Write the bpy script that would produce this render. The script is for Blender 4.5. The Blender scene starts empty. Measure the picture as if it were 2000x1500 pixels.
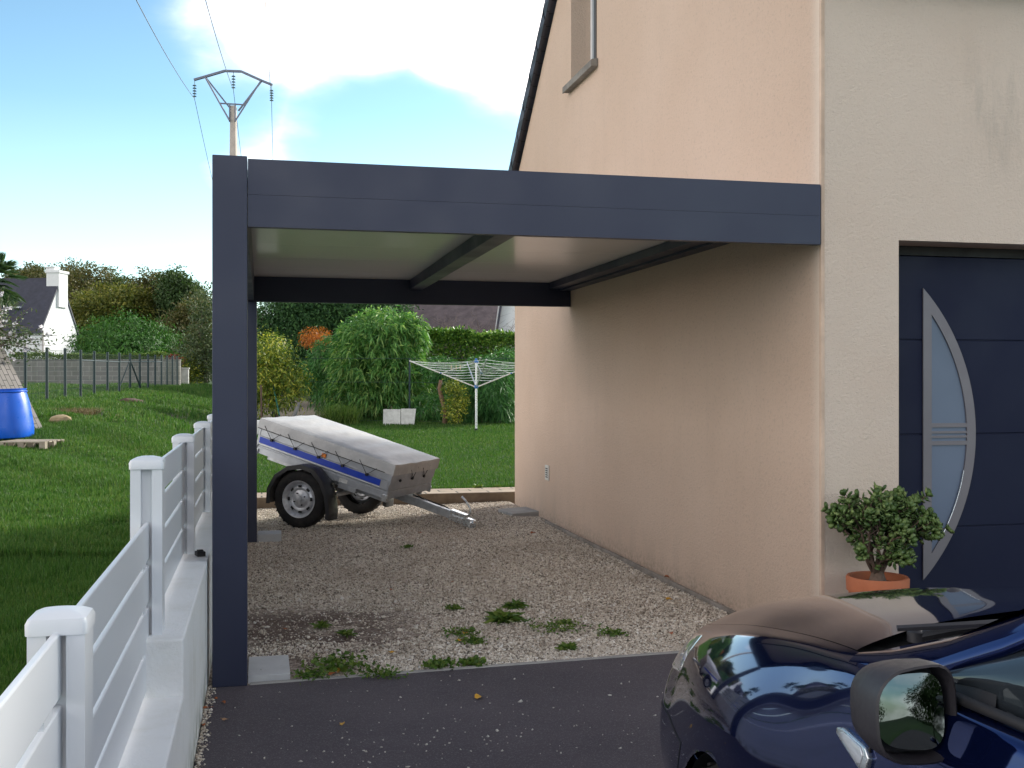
import bpy, bmesh, math, random
import numpy as np
from mathutils import Vector, Matrix
R = math.radians
random.seed(7)
rng = np.random.default_rng(11)
sc = bpy.context.scene

# ------------------------------------------------------------ camera
FPX, HOR, YAW, CAMH = 2120.0, 748.0, math.atan(489/2120.0), 1.55
cam_d = bpy.data.cameras.new('camera'); cam = bpy.data.objects.new('camera', cam_d)
sc.collection.objects.link(cam); sc.camera = cam
cam_d.sensor_width = 36; cam_d.lens = 36*FPX/2000
cam_d.shift_y = -(750-HOR)/2000*1.0
cam.location = (0, 0, CAMH); cam.rotation_euler = (R(90), 0, -YAW)
cam_d.clip_start = .05; cam_d.clip_end = 2000

# ------------------------------------------------------------ light
SUN_EL, SUN_AZ = R(24), R(58)        # azimuth from +Y towards +X: the sun stands behind the house
sun_d = bpy.data.lights.new('sun', 'SUN'); sun = bpy.data.objects.new('sun', sun_d)
sc.collection.objects.link(sun)
sun_d.energy = 2.0; sun_d.angle = R(10); sun_d.color = (1, .95, .86)
sdir = Vector((math.sin(SUN_AZ)*math.cos(SUN_EL), math.cos(SUN_AZ)*math.cos(SUN_EL), math.sin(SUN_EL)))
sun.rotation_euler = (-sdir).to_track_quat('-Z', 'Y').to_euler()
sun.location = sdir*60

w = bpy.data.worlds.new('World'); sc.world = w; w.use_nodes = True
nt = w.node_tree; nt.nodes.clear()
def N(t, **k):
    n = nt.nodes.new(t)
    for a, b in k.items():
        if a in n.inputs.keys(): n.inputs[a].default_value = b
        else: setattr(n, a, b)
    return n
LK = lambda a, b: nt.links.new(a, b)
out = N('ShaderNodeOutputWorld'); bg = N('ShaderNodeBackground'); bg.inputs[1].default_value = .12
sky = N('ShaderNodeTexSky'); sky.sky_type = 'NISHITA'; sky.sun_disc = False
sky.sun_elevation = SUN_EL; sky.sun_rotation = SUN_AZ
sky.air_density = 1.0; sky.dust_density = .6; sky.ozone_density = 1.2
tc = N('ShaderNodeTexCoord')
def math_(op, a, b=None, clamp=False):
    n = N('ShaderNodeMath'); n.operation = op; n.use_clamp = clamp
    for i, v in enumerate((a, b)):
        if v is None: continue
        if isinstance(v, (int, float)): n.inputs[i].default_value = v
        else: LK(v, n.inputs[i])
    return n.outputs[0]
def blob(az, el, r0, r1):
    """soft cloud bank around a compass direction"""
    d = Vector((math.sin(az)*math.cos(el), math.cos(az)*math.cos(el), math.sin(el)))
    n = N('ShaderNodeVectorMath'); n.operation = 'DOT_PRODUCT'
    LK(tc.outputs['Generated'], n.inputs[0]); n.inputs[1].default_value = d
    m = N('ShaderNodeMapRange'); LK(n.outputs['Value'], m.inputs[0])
    m.inputs[1].default_value = math.cos(r0); m.inputs[2].default_value = math.cos(r1)
    m.inputs[3].default_value = 0; m.inputs[4].default_value = 1
    return m.outputs[0]
sep = N('ShaderNodeSeparateXYZ'); LK(tc.outputs['Generated'], sep.inputs[0])
mp = N('ShaderNodeMapping'); LK(tc.outputs['Generated'], mp.inputs[0]); mp.inputs['Scale'].default_value = (1, 1, 2.2)
nz = N('ShaderNodeTexNoise'); LK(mp.outputs[0], nz.inputs[0])
nz.inputs['Scale'].default_value = 3.4; nz.inputs['Detail'].default_value = 8; nz.inputs['Roughness'].default_value = .52
acc = nz.outputs['Fac']
acc = math_('ADD', math_('MULTIPLY', acc, .95), .14)
for az, el, r0, r1, k in [(R(17), R(22.5), R(11), R(4), .55), (R(8), R(21.5), R(7), R(2), .40), (R(3), R(19.5), R(5.5), R(1), .34), (R(-2.5), R(18.8), R(5), R(.8), .36), (R(6), R(12.3), R(5), R(1.5), -.14),
                          (R(-1.5), R(11.2), R(3.0), R(.4), .06), (R(9), R(9.0), R(3), R(.6), .2), (R(-7), R(5), R(8), R(1), .10),
                          (R(-85), R(35), R(50), R(8), .12), (R(-98), R(8), R(46), R(8), .55), (R(90), R(45), R(40), R(5), .3), (R(180), R(30), R(60), R(10), .26)]:  # unseen banks, added to brighten the side wall and carport
    acc = math_('ADD', acc, math_('MULTIPLY', blob(az, el, r0, r1), k))
# keep the left of the view open blue
acc = math_('SUBTRACT', acc, math_('MULTIPLY', blob(R(-14), R(17), R(15), R(6)), .34))
mr = N('ShaderNodeMapRange'); mr.interpolation_type = 'SMOOTHERSTEP'; LK(acc, mr.inputs[0])
mr.inputs[1].default_value = .50; mr.inputs[2].default_value = 1.08
hz = N('ShaderNodeMapRange'); LK(sep.outputs[2], hz.inputs[0]); hz.inputs[1].default_value = .24; hz.inputs[2].default_value = .0
hz.inputs[3].default_value = 0; hz.inputs[4].default_value = .12
soft = math_('POWER', mr.outputs[0], 2.6)
fac = math_('MAXIMUM', soft, hz.outputs[0])
nz2 = N('ShaderNodeTexNoise'); LK(mp.outputs[0], nz2.inputs[0]); nz2.inputs['Scale'].default_value = 6; nz2.inputs['Detail'].default_value = 5
cr = N('ShaderNodeMix'); cr.data_type = 'RGBA'; LK(nz2.outputs['Fac'], cr.inputs['Factor'])
cr.inputs['A'].default_value = (8.2, 7.6, 7.5, 1); cr.inputs['B'].default_value = (11.2, 10.3, 9.8, 1)
tint = N('ShaderNodeMix'); tint.data_type = 'RGBA'; tint.blend_type = 'MULTIPLY'; tint.inputs['Factor'].default_value = 1
LK(sky.outputs[0], tint.inputs['A']); tint.inputs['B'].default_value = (.52, .65, .66, 1)
mx = N('ShaderNodeMix'); mx.data_type = 'RGBA'
LK(fac, mx.inputs['Factor']); LK(tint.outputs['Result'], mx.inputs['A']); LK(cr.outputs['Result'], mx.inputs['B'])
zg = N('ShaderNodeMapRange'); LK(sep.outputs[2], zg.inputs[0]); zg.inputs[1].default_value = .10; zg.inputs[2].default_value = .75
zg.inputs[3].default_value = 1.12; zg.inputs[4].default_value = .50       # overcast-like falloff towards the zenith
vs = N('ShaderNodeVectorMath'); vs.operation = 'SCALE'; LK(mx.outputs['Result'], vs.inputs[0]); LK(zg.outputs[0], vs.inputs['Scale'])
LK(vs.outputs[0], bg.inputs[0]); LK(bg.outputs[0], out.inputs[0])
sc.view_settings.view_transform = 'Standard'; sc.view_settings.look = 'None'
sc.view_settings.exposure = 1.58; sc.view_settings.gamma = 1
sc.cycles.max_bounces = 8; sc.cycles.use_denoising = True

# ------------------------------------------------------------ helpers
cT, sT = math.cos(YAW), math.sin(YAW)
def P(px, py, Z):
    d = (px-1000)/FPX
    return Vector((Z*(d*cT+sT), Z*(cT-d*sT), CAMH+(HOR-py)/FPX*Z))
def G(px, py, z=0.0):
    return P(px, py, (CAMH-z)*FPX/(py-HOR))
def PY(px, py, Y):
    d = (px-1000)/FPX
    return P(px, py, Y/(cT-d*sT))
def lerp(a, b, t): return a+(b-a)*t
def ground_z(x, y):
    x = np.asarray(x, float); y = np.asarray(y, float)
    L = np.interp(y, [-40, 8, 14, 20, 27, 47, 60, 100, 300, 900], [.02, .06, .2, .42, .92, 1.43, 1.55, 2.0, 3.0, 4])
    Rr = np.interp(y, [-40, 14.62, 14.7, 27, 31, 40, 47, 60, 100, 300, 900], [-.06, -.06, .08, .34, .46, .9, 1.40, 1.55, 2.0, 3.0, 4])
    wd = np.interp(y, [14, 20, 27, 60], [.1, 2.0, 4, 6]); cx = np.interp(y, [14, 20, 27], [-.42, -1.2, -2.0])
    t = np.clip((x-(cx-wd/2))/wd, 0, 1); t = t*t*(3-2*t)
    z = L*(1-t)+Rr*t
    far = np.clip((y-9)/8, 0, 1)*(1-t)
    z = z+far*(.16*np.exp(-((x+5.6)**2/5+(y-23)**2/9)) + .025*np.sin(x*1.7+y*.6)*np.sin(y*.9-x*.4) + .03*np.sin(x*4.1+y*2.3))
    # cutting for the house and drive behind the wall
    return z
def gz(x, y): return float(ground_z(x, y))

def mesh_np(name, V, F, mat=None, parent=None, smooth=False):
    V = np.asarray(V, np.float32); F = np.asarray(F, np.int32); k = F.shape[1]
    me = bpy.data.meshes.new(name)
    me.vertices.add(len(V)); me.vertices.foreach_set('co', V.ravel())
    me.loops.add(F.size); me.loops.foreach_set('vertex_index', F.ravel())
    me.polygons.add(len(F)); me.polygons.foreach_set('loop_start', np.arange(0, F.size, k, dtype=np.int32))
    me.polygons.foreach_set('loop_total', np.full(len(F), k, np.int32))
    if smooth: me.polygons.foreach_set('use_smooth', np.ones(len(F), bool))
    me.update(calc_edges=True)
    o = bpy.data.objects.new(name, me); sc.collection.objects.link(o)
    if mat: me.materials.append(mat)
    if parent: o.parent = parent
    return o
class MB:
    def __init__(s): s.v = []; s.f = []
    def add(s, V, F):
        b = len(s.v); s.v += [tuple(p) for p in V]; s.f += [tuple(i+b for i in f) for f in F]; return s
    def box(s, x0, x1, y0, y1, z0, z1, M=None):
        V = [(x, y, z) for z in (z0, z1) for y in (y0, y1) for x in (x0, x1)]
        if M is not None: V = [M @ Vector(p) for p in V]
        return s.add(V, [(0, 2, 3, 1), (4, 5, 7, 6), (0, 1, 5, 4), (2, 6, 7, 3), (0, 4, 6, 2), (1, 3, 7, 5)])
    def bar(s, a, b, w, h, up=(0, 0, 1)):
        a = Vector(a); b = Vector(b); d = (b-a); L = d.length; d.normalize()
        u = Vector(up)
        if abs(d.dot(u)) > .99: u = Vector((1, 0, 0))
        x = d.cross(u).normalized(); z = x.cross(d)
        V = [a+d*t*L+x*i*w/2+z*j*h/2 for t in (0, 1) for i, j in ((-1, -1), (1, -1), (1, 1), (-1, 1))]
        return s.add(V, [(3, 2, 1, 0), (4, 5, 6, 7), (0, 1, 5, 4), (1, 2, 6, 5), (2, 3, 7, 6), (3, 0, 4, 7)])
    def tube(s, pts, r, n=8, caps=True):
        pts = [Vector(p) for p in pts]; rs = r if isinstance(r, (list, tuple)) else [r]*len(pts)
        ring = []; px = None
        for i, p in enumerate(pts):
            d = (pts[min(i+1, len(pts)-1)]-pts[max(i-1, 0)]).normalized()
            if px is None:
                px = d.orthogonal().normalized()
            px = (px-d*px.dot(d)).normalized(); py = d.cross(px)
            ring.append([p+(px*math.cos(2*math.pi*k/n)+py*math.sin(2*math.pi*k/n))*rs[i] for k in range(n)])
        V = [q for rg in ring for q in rg]
        F = [(i*n+k, i*n+(k+1) % n, (i+1)*n+(k+1) % n, (i+1)*n+k) for i in range(len(pts)-1) for k in range(n)]
        if caps: F += [tuple(range(n))[::-1], tuple((len(pts)-1)*n+k for k in range(n))]
        return s.add(V, F)
    def lathe(s, prof, n=32, M=None):
        """profile of (radius, z) turned round z"""
        V = []
        for r, z in prof:
            for k in range(n):
                V.append(Vector((r*math.cos(2*math.pi*k/n), r*math.sin(2*math.pi*k/n), z)))
        if M is not None: V = [M @ p for p in V]
        F = [(i*n+k, i*n+(k+1) % n, (i+1)*n+(k+1) % n, (i+1)*n+k) for i in range(len(prof)-1) for k in range(n)]
        return s.add(V, F)
    def build(s, name, mat=None, parent=None, smooth=False, bevel=0, seg=2, auto=False):
        me = bpy.data.meshes.new(name); me.from_pydata(s.v, [], s.f); me.update()
        bm = bmesh.new(); bm.from_mesh(me); bmesh.ops.recalc_face_normals(bm, faces=bm.faces)
        if bevel:
            es = [e for e in bm.edges if len(e.link_faces) == 2 and e.calc_face_angle(0) > .5]
            bmesh.ops.bevel(bm, geom=es, offset=bevel, segments=seg, affect='EDGES', profile=.5, clamp_overlap=True)
        bm.to_mesh(me); bm.free()
        o = bpy.data.objects.new(name, me); sc.collection.objects.link(o)
        if mat: me.materials.append(mat)
        if parent: o.parent = parent
        if smooth:
            me.polygons.foreach_set('use_smooth', [True]*len(me.polygons))
            if auto: me.set_sharp_from_angle(angle=R(38))
        return o
def tag(o, label=None, cat=None, group=None, kind=None):
    if label: o['label'] = label
    if cat: o['category'] = cat
    if group: o['group'] = group
    if kind: o['kind'] = kind
    return o
def empty(name, loc=(0, 0, 0), rz=0):
    o = bpy.data.objects.new(name, None); sc.collection.objects.link(o)
    o.location = loc; o.rotation_euler = (0, 0, rz); o.empty_display_size = .1
    return o
def dup(root, loc, rz=0, label=None):
    r = root.copy(); sc.collection.objects.link(r); r.location = loc; r.rotation_euler = (0, 0, rz)
    if label: r['label'] = label
    for ch in list(root.children):
        c = ch.copy(); sc.collection.objects.link(c); c.parent = r
        for g in ch.children:
            d = g.copy(); sc.collection.objects.link(d); d.parent = c
    return r

# ------------------------------------------------------------ materials
class NT:
    def __init__(s, name):
        s.m = bpy.data.materials.new(name); s.m.use_nodes = True; s.t = s.m.node_tree
        s.b = s.t.nodes['Principled BSDF']; s.o = s.t.nodes['Material Output']
        s.obj = s.n('ShaderNodeTexCoord').outputs['Object']
        s.pos = s.n('ShaderNodeNewGeometry').outputs['Position']
    def n(s, t, **k):
        n = s.t.nodes.new(t)
        for a, b in k.items():
            try: setattr(n, a, b)
            except Exception: pass
        return n
    def l(s, a, b): s.t.links.new(a, b)
    def set(s, **k):
        for a, v in k.items():
            i = s.b.inputs[a.replace('_', ' ')]
            if hasattr(v, 'is_linked') or isinstance(v, bpy.types.NodeSocket): s.l(v, i)
            else: i.default_value = (*v, 1) if isinstance(v, tuple) and len(v) == 3 else v
        return s
    def noise(s, scale, detail=4, rough=.55, vec=None, sc3=None, dist=0, out='Fac'):
        n = s.n('ShaderNodeTexNoise'); v = vec if vec is not None else s.pos
        if sc3:
            m = s.n('ShaderNodeMapping'); s.l(v, m.inputs[0]); m.inputs['Scale'].default_value = sc3; v = m.outputs[0]
        s.l(v, n.inputs['Vector']); n.inputs['Scale'].default_value = scale; n.inputs['Detail'].default_value = detail
        n.inputs['Roughness'].default_value = rough; n.inputs['Distortion'].default_value = dist
        return n.outputs[out]
    def vor(s, scale, feat='F1', out='Distance', vec=None, rnd=1):
        n = s.n('ShaderNodeTexVoronoi'); n.feature = feat; s.l(vec if vec is not None else s.pos, n.inputs['Vector'])
        n.inputs['Scale'].default_value = scale; n.inputs['Randomness'].default_value = rnd
        return n.outputs[out]
    def ramp(s, f, stops, interp='LINEAR'):
        n = s.n('ShaderNodeValToRGB'); s.l(f, n.inputs[0]); n.color_ramp.interpolation = interp
        e = n.color_ramp.elements
        while len(e) < len(stops): e.new(.5)
        for i, (p, c) in enumerate(stops):
            e[i].position = p; e[i].color = (*c, 1) if isinstance(c, tuple) else (c, c, c, 1)
        return n.outputs[0]
    def mix(s, f, a, b, mode='MIX'):
        n = s.n('ShaderNodeMix'); n.data_type = 'RGBA'; n.blend_type = mode
        for v, i in ((f, n.inputs['Factor']), (a, n.inputs['A']), (b, n.inputs['B'])):
            if isinstance(v, bpy.types.NodeSocket): s.l(v, i)
            elif isinstance(v, (int, float)): i.default_value = v
            else: i.default_value = (*v, 1)
        return n.outputs['Result']
    def mth(s, op, a, b=None, clamp=False):
        n = s.n('ShaderNodeMath'); n.operation = op; n.use_clamp = clamp
        for i, v in enumerate((a, b)):
            if v is None: continue
            if isinstance(v, (int, float)): n.inputs[i].default_value = v
            else: s.l(v, n.inputs[i])
        return n.outputs[0]
    def mr(s, f, a, b, c=0, d=1, smooth=True):
        n = s.n('ShaderNodeMapRange'); s.l(f, n.inputs[0])
        if smooth: n.interpolation_type = 'SMOOTHSTEP'
        for i, v in enumerate((a, b, c, d)): n.inputs[1+i].default_value = v
        return n.outputs[0]
    def sepxyz(s, v=None):
        n = s.n('ShaderNodeSeparateXYZ'); s.l(v if v is not None else s.pos, n.inputs[0]); return n.outputs
    def bump(s, h, strength=.3, dist=.01):
        n = s.n('ShaderNodeBump'); n.inputs['Strength'].default_value = strength; n.inputs['Distance'].default_value = dist
        s.l(h, n.inputs['Height']); s.l(n.outputs[0], s.b.inputs['Normal']); return s
def simple(name, col, rough=.5, metal=0, var=.12, vscale=6, bump=0, bscale=200, spec=None, coat=0):
    t = NT(name)
    c2 = tuple(max(0, x*(1-var)) for x in col); c1 = tuple(min(1, x*(1+var)) for x in col)
    t.set(Base_Color=t.ramp(t.noise(vscale, 5, .6), [(.3, c2), (.7, c1)]), Metallic=metal,
          Roughness=t.mr(t.noise(vscale*2.3, 4), .3, .7, max(0, rough-.06), min(1, rough+.08)))
    if spec is not None: t.set(Specular_IOR_Level=spec)
    if coat: t.set(Coat_Weight=coat)
    if bump: t.bump(t.noise(bscale, 3), bump, .002)
    return t.m
def leafmat(name, cols, rough=.5, trans=.25, patch=.8):
    t = NT(name); g = t.n('ShaderNodeNewGeometry')
    big = t.noise(patch, 3, .6)
    f = t.mth('ADD', t.mth('MULTIPLY', g.outputs['Random Per Island'], .62), t.mth('MULTIPLY', big, .38))
    k = len(cols); c = t.ramp(f, [(.12+.7*i/(max(1, k-1)), cols[i]) for i in range(k)])
    t.set(Base_Color=c, Roughness=rough, Specular_IOR_Level=.35)
    tr = t.n('ShaderNodeBsdfTranslucent'); t.l(t.mix(1, c, (1.1, 1.25, .6), 'MULTIPLY'), tr.inputs[0])
    ms = t.n('ShaderNodeMixShader'); ms.inputs[0].default_value = trans
    t.l(t.b.outputs[0], ms.inputs[1]); t.l(tr.outputs[0], ms.inputs[2]); t.l(ms.outputs[0], t.o.inputs[0])
    return t.m
M = {}
def render_mat(name, base, pale, stain_and_light=True):
    """sprayed crepi render with weather streaks"""
    t = NT(name); xyz = t.sepxyz()
    cmb = t.n('ShaderNodeCombineXYZ'); t.l(t.mth('ADD', xyz[0], xyz[1]), cmb.inputs[0]); t.l(xyz[2], cmb.inputs[2]); v = cmb.outputs[0]
    streak = t.noise(1, 6, .65, v, (5.5, 1, .55)); patch = t.noise(.9, 4, .6)
    fine = t.noise(140, 3, .7); grain = t.noise(46, 4, .7)
    c = t.mix(t.mr(patch, .3, .75), base, pale)
    c = t.mix(t.mth('MULTIPLY', t.mr(streak, .45, .85), .13), c, tuple(x*.62 for x in (base[0], base[1]*1.03, base[2]*1.08)))
    # damp, algae-grey foot of the wall (splash zone)
    foot = t.mth('MULTIPLY', t.mr(xyz[2], .55, 0), t.mr(t.noise(1, 5, .6, v, (3.2, 1, 1.1)), .40, .72))
    c = t.mix(t.mth('MULTIPLY', foot, .26), c, (.34, .29, .23))
    c = t.mix(t.mth('MULTIPLY', t.mr(grain, .52, .72), .26), c, (.22, .19, .16))
    splash = t.mth('MULTIPLY', t.mr(xyz[2], .16, .01), t.mr(t.noise(28, 5, .8), .42, .62))
    c = t.mix(t.mth('MULTIPLY', splash, .32), c, (.16, .13, .10))
    nick = t.mr(t.noise(9, 6, .85), .70, .74)
    c = t.mix(t.mth('MULTIPLY', nick, .35), c, (.25, .22, .19))
    if stain_and_light:
        # dark run-off marks under the front eave
        bx = t.mth('MULTIPLY', t.mr(xyz[0], 3.9, 4.3), t.mr(xyz[0], 5.9, 5.2)); bz = t.mth('MULTIPLY', t.mr(xyz[2], 3.75, 3.3), t.mr(xyz[2], 2.6, 3.1))
        s2 = t.mr(t.noise(1, 6, .75, v, (7, 1, 1.5)), .40, .75)
        c = t.mix(t.mth('MULTIPLY', t.mr(xyz[1], 5.90, 5.75), t.mr(t.noise(.7, 4, .6), .2, .6, .45, .75)), c, (.74, .64, .54))  # front face painted paler, its light put into the colour
        c = t.mix(t.mth('MULTIPLY', t.mth('MULTIPLY', bx, bz), t.mth('MULTIPLY', s2, .38)), c, (.30, .28, .24))
    t.set(Base_Color=c, Roughness=.93, Specular_IOR_Level=.15)
    t.bump(t.mth('ADD', t.mth('MULTIPLY', fine, .6), grain), 1.0, .009)
    return t.m
M['crepi'] = render_mat('crepi', (.62, .47, .365), (.655, .505, .40))
M['crepi_white'] = render_mat('crepi_white', (.80, .80, .79), (.72, .72, .69), False)
M['anthracite'] = simple('anthracite', (.023, .029, .062), .42, 0, .03, 1, .08, 900)
M['anthracite_door'] = simple('anthracite_door', (.002, .005, .028), .55, 0, .05, 1, .15, 700, .3)
M['black'] = simple('black', (.012, .012, .014), .6)
M['ceiling'] = NT('ceiling_panel').set(Base_Color=(.86, .85, .84), Roughness=.17, Specular_IOR_Level=.6).m
M['steel'] = simple('steel', (.20, .185, .20), .48, .45, .05, 3)
M['galv'] = simple('galv', (.46, .48, .50), .42, .75, .18, 14)
M['zinc'] = simple('zinc', (.62, .65, .67), .28, .9, .12, 20)
def pvc():
    t = NT('pvc_white'); d = t.mr(t.noise(2.2, 3, .5, None, (1, 1, .35)), .5, .85)
    t.set(Base_Color=t.mix(t.mth('MULTIPLY', d, .2), (.70, .72, .75), (.56, .58, .56)), Roughness=t.mr(t.noise(9, 4), .3, .7, .26, .36))
    t.bump(t.noise(1.6, 2, .5), .12, .02); return t.m
M['pvc'] = NT('white_pvc').set(Base_Color=(.74, .76, .79), Roughness=.34).m
def wallpaint():
    t = NT('wall_paint'); n = t.noise(2.2, 6, .7); n2 = t.noise(60, 4, .7)
    c = t.mix(t.mr(n, .45, .8), (.84, .85, .85), (.72, .72, .68)); z = t.sepxyz()[2]
    c = t.mix(t.mth('MULTIPLY', t.mr(z, .22, .0), t.mr(t.noise(6, 5, .7), .35, .65)), c, (.30, .31, .25))
    c = t.mix(t.mr(t.noise(14, 5, .8), .66, .8, 0, .35), c, (.36, .35, .30))
    t.set(Base_Color=c, Roughness=.85); t.bump(t.mth('ADD', n2, t.noise(9, 4)), .5, .008); return t.m
M['wallpaint'] = wallpaint()
def asphalt():
    t = NT('asphalt'); v = t.vor(230); col = t.vor(230, out='Color'); sp = t.sepxyz(col)[0]
    c = t.mix(t.mr(t.noise(1.1, 5, .65), .3, .75), (.078, .067, .080), (.108, .092, .106))
    c = t.mix(t.mr(t.noise(.8, 3, .5, None, (.35, 3, 1)), .52, .7, 0, .25), c, (.095, .08, .088)); c = t.mix(t.mr(sp, .72, 1.0, 0, .75), c, (.17, .16, .17)); c = t.mix(t.mr(t.noise(5, 6, .7), .55, .8, 0, .35), c, (.035, .032, .04))
    t.set(Base_Color=c, Roughness=.88, Specular_IOR_Level=.3); t.bump(t.mth('SUBTRACT', 1, v), .75, .005); return t.m
M['asphalt'] = asphalt()
def concrete(name, a, b, s=1):
    t = NT(name); c = t.mix(t.mr(t.noise(3*s, 6, .65), .3, .7), a, b)
    c = t.mix(t.mr(t.noise(24*s, 6, .75), .58, .75, 0, .4), c, tuple(x*.5 for x in a))
    t.set(Base_Color=c, Roughness=.9); t.bump(t.noise(90*s, 4, .7), .4, .004); return t.m
M['kerb'] = concrete('kerb', (.27, .26, .25), (.38, .37, .35))
M['footing'] = concrete('footing', (.42, .43, .44), (.54, .55, .56))
M['sill'] = concrete('sill', (.16, .145, .13), (.27, .25, .22), 2)
M['timber_edge'] = concrete('timber_edge', (.13, .095, .065), (.20, .15, .105), 2)
def gravel_bed():
    t = NT('gravel_bed'); v = t.vor(75); col = t.sepxyz(t.vor(75, out='Color'))[0]
    c = t.ramp(col, [(0, (.16, .125, .10)), (.4, (.36, .295, .24)), (.75, (.62, .53, .45)), (1, (.80, .72, .63))])
    xyz = t.sepxyz()
    # brown earth showing through by the post
    e = t.mth('MULTIPLY', t.mth('MULTIPLY', t.mr(xyz[0], 1.15, .5), t.mr(xyz[1], 5.9, 6.5, .35, 1)), t.mr(xyz[1], 7.8, 7.3))
    e = t.mth('MULTIPLY', e, t.mr(t.noise(2.5, 5, .6), .32, .5))
    c = t.mix(t.mth('MULTIPLY', e, .85), c, (.075, .040, .030))
    t.set(Base_Color=c, Roughness=.95); t.bump(t.mth('SUBTRACT', 1, v), .9, .012); return t.m
M['gravel_bed'] = gravel_bed()
def stonemat():
    t = NT('stone_chip'); g = t.n('ShaderNodeNewGeometry').outputs['Random Per Island']
    c = t.ramp(g, [(0, (.12, .105, .085)), (.25, (.48, .415, .335)), (.6, (.74, .665, .57)), (.9, (.84, .78, .69)), (1, (.90, .88, .84))])
    c = t.mix(t.mr(t.noise(1.3, 4, .6), .35, .7, 0, .35), c, (.34, .27, .21))
    t.set(Base_Color=c, Roughness=.9, Specular_IOR_Level=.25); return t.m
M['stone'] = stonemat()
def earth():
    t = NT('meadow_ground'); n = t.noise(.35, 6, .6); n2 = t.noise(3, 6, .7)
    c = t.mix(t.mr(n, .3, .7), (.018, .050, .010), (.034, .082, .015)); c = t.mix(t.mr(n2, .4, .75, 0, .6), c, (.05, .085, .022))
    xyz = t.sepxyz()
    # worn earth track beyond the fence, bare strip under the hedge
    tr = t.mth('MULTIPLY', t.mth('MULTIPLY', t.mr(xyz[1], 22, 26), t.mr(xyz[1], 36, 31)), t.mth('MULTIPLY', t.mr(xyz[0], -3.9, -2.9), t.mr(xyz[0], .2, -.6)))
    hb = t.mth('MULTIPLY', t.mr(xyz[1], 30.2, 31.2), t.mth('MULTIPLY', t.mr(xyz[1], 46, 40), t.mr(xyz[0], -1, .2)))
    e = t.mth('MAXIMUM', t.mth('MULTIPLY', tr, t.mr(t.noise(1.2, 5, .7), .38, .55)), hb)
    c = t.mix(t.mth('MULTIPLY', e, .85), c, (.085, .058, .042))
    t.set(Base_Color=c, Roughness=.95); t.bump(t.noise(14, 6, .7), .6, .05); return t.m
M['earth'] = earth()
M['grass'] = leafmat('grass', [(.026, .080, .010), (.042, .120, .015), (.068, .155, .026), (.13, .18, .045)], .55, .35, .5)
M['grass_lawn'] = leafmat('grass_lawn', [(.024, .074, .008), (.038, .108, .013), (.056, .138, .02), (.12, .17, .045)], .55, .35, .5)
# ------------------------------------------------------------ ground
def grid(xs, ys, zf):
    X, Y = np.meshgrid(xs, ys); V = np.stack([X.ravel(), Y.ravel(), zf(X, Y).ravel()], 1)
    nx, ny = len(xs), len(ys); i = np.arange((ny-1)*(nx-1)); r = i//(nx-1); c = i % (nx-1); a = r*nx+c
    return V, np.stack([a, a+1, a+nx+1, a+nx], 1)
xs = np.unique(np.concatenate([np.linspace(-600, -40, 15), np.linspace(-40, -12, 15), np.linspace(-12, 6, 91), np.linspace(6, 40, 18), np.linspace(40, 600, 15)]))
ys = np.unique(np.concatenate([np.linspace(-60, 0, 13), np.linspace(0, 14.6, 40), [14.62, 14.7], np.linspace(14.8, 50, 120), np.linspace(50, 120, 30), np.linspace(120, 900, 20)]))
V, F = grid(xs, ys, ground_z)
tag(mesh_np('ground', V, F, M['earth'], smooth=True), 'green meadow and garden ground rising gently towards the trees', 'ground', kind='structure')
def sheet(name, x0, x1, y0, y1, z, m, label, cat):
    o = MB().add([(x0, y0, z), (x1, y0, z), (x1, y1, z), (x0, y1, z)], [(0, 1, 2, 3)]).build(name, m)
    return tag(o, label, cat, kind='structure')
EY = lambda x: 5.716+.054*(np.asarray(x)+.25)          # slanting edge of the tarmac
o = MB().add([(-.265, -12, 0), (16, -12, 0), (16, 6.02, 0), (3.168, 6.02, 0), (3.168, float(EY(3.168)), 0), (-.265, float(EY(-.265)), 0)], [(0, 1, 2, 3, 4, 5)]).build('driveway', M['asphalt'])
tag(o, 'dark grey tarmac driveway in front of the carport', 'driveway', kind='structure')
V, F = grid(np.linspace(-.27, 3.168, 60), np.linspace(5.7, 13.9, 120), lambda x, y: np.where(y < EY(x)+.04, -.05, -.012+.008*np.sin(x*3+y)*np.sin(y*1.7)))
tag(mesh_np('gravel_bed', V, F, M['gravel_bed'], smooth=True), 'pale gravel parking bed under the carport', 'gravel', kind='structure')
# concrete strip between tarmac and gravel
a_, b_ = float(EY(-.06)), float(EY(3.16))
o = MB().add([(-.06, a_+.003, -.1), (3.16, b_+.003, -.1), (3.16, b_+.045, -.1), (-.06, a_+.045, -.1), (-.06, a_+.003, .004), (3.16, b_+.003, .004), (3.16, b_+.045, .004), (-.06, a_+.045, .004)],
             [(3, 2, 1, 0), (4, 5, 6, 7), (0, 1, 5, 4), (1, 2, 6, 5), (2, 3, 7, 6), (3, 0, 4, 7)]).build('concrete_edging', M['kerb'], bevel=.006)
tag(o, 'thin pale concrete strip between dark tarmac and gravel', 'edging')
o = MB().box(3.07, 3.10, 5.86, 11.7, -.1, .022).build('wall_edging', concrete('wall_kerb', (.17, .145, .12), (.30, .27, .24), 2), bevel=.008)
tag(o, 'narrow grey kerb strip in the gravel along foot of the beige wall', 'edging')
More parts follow.
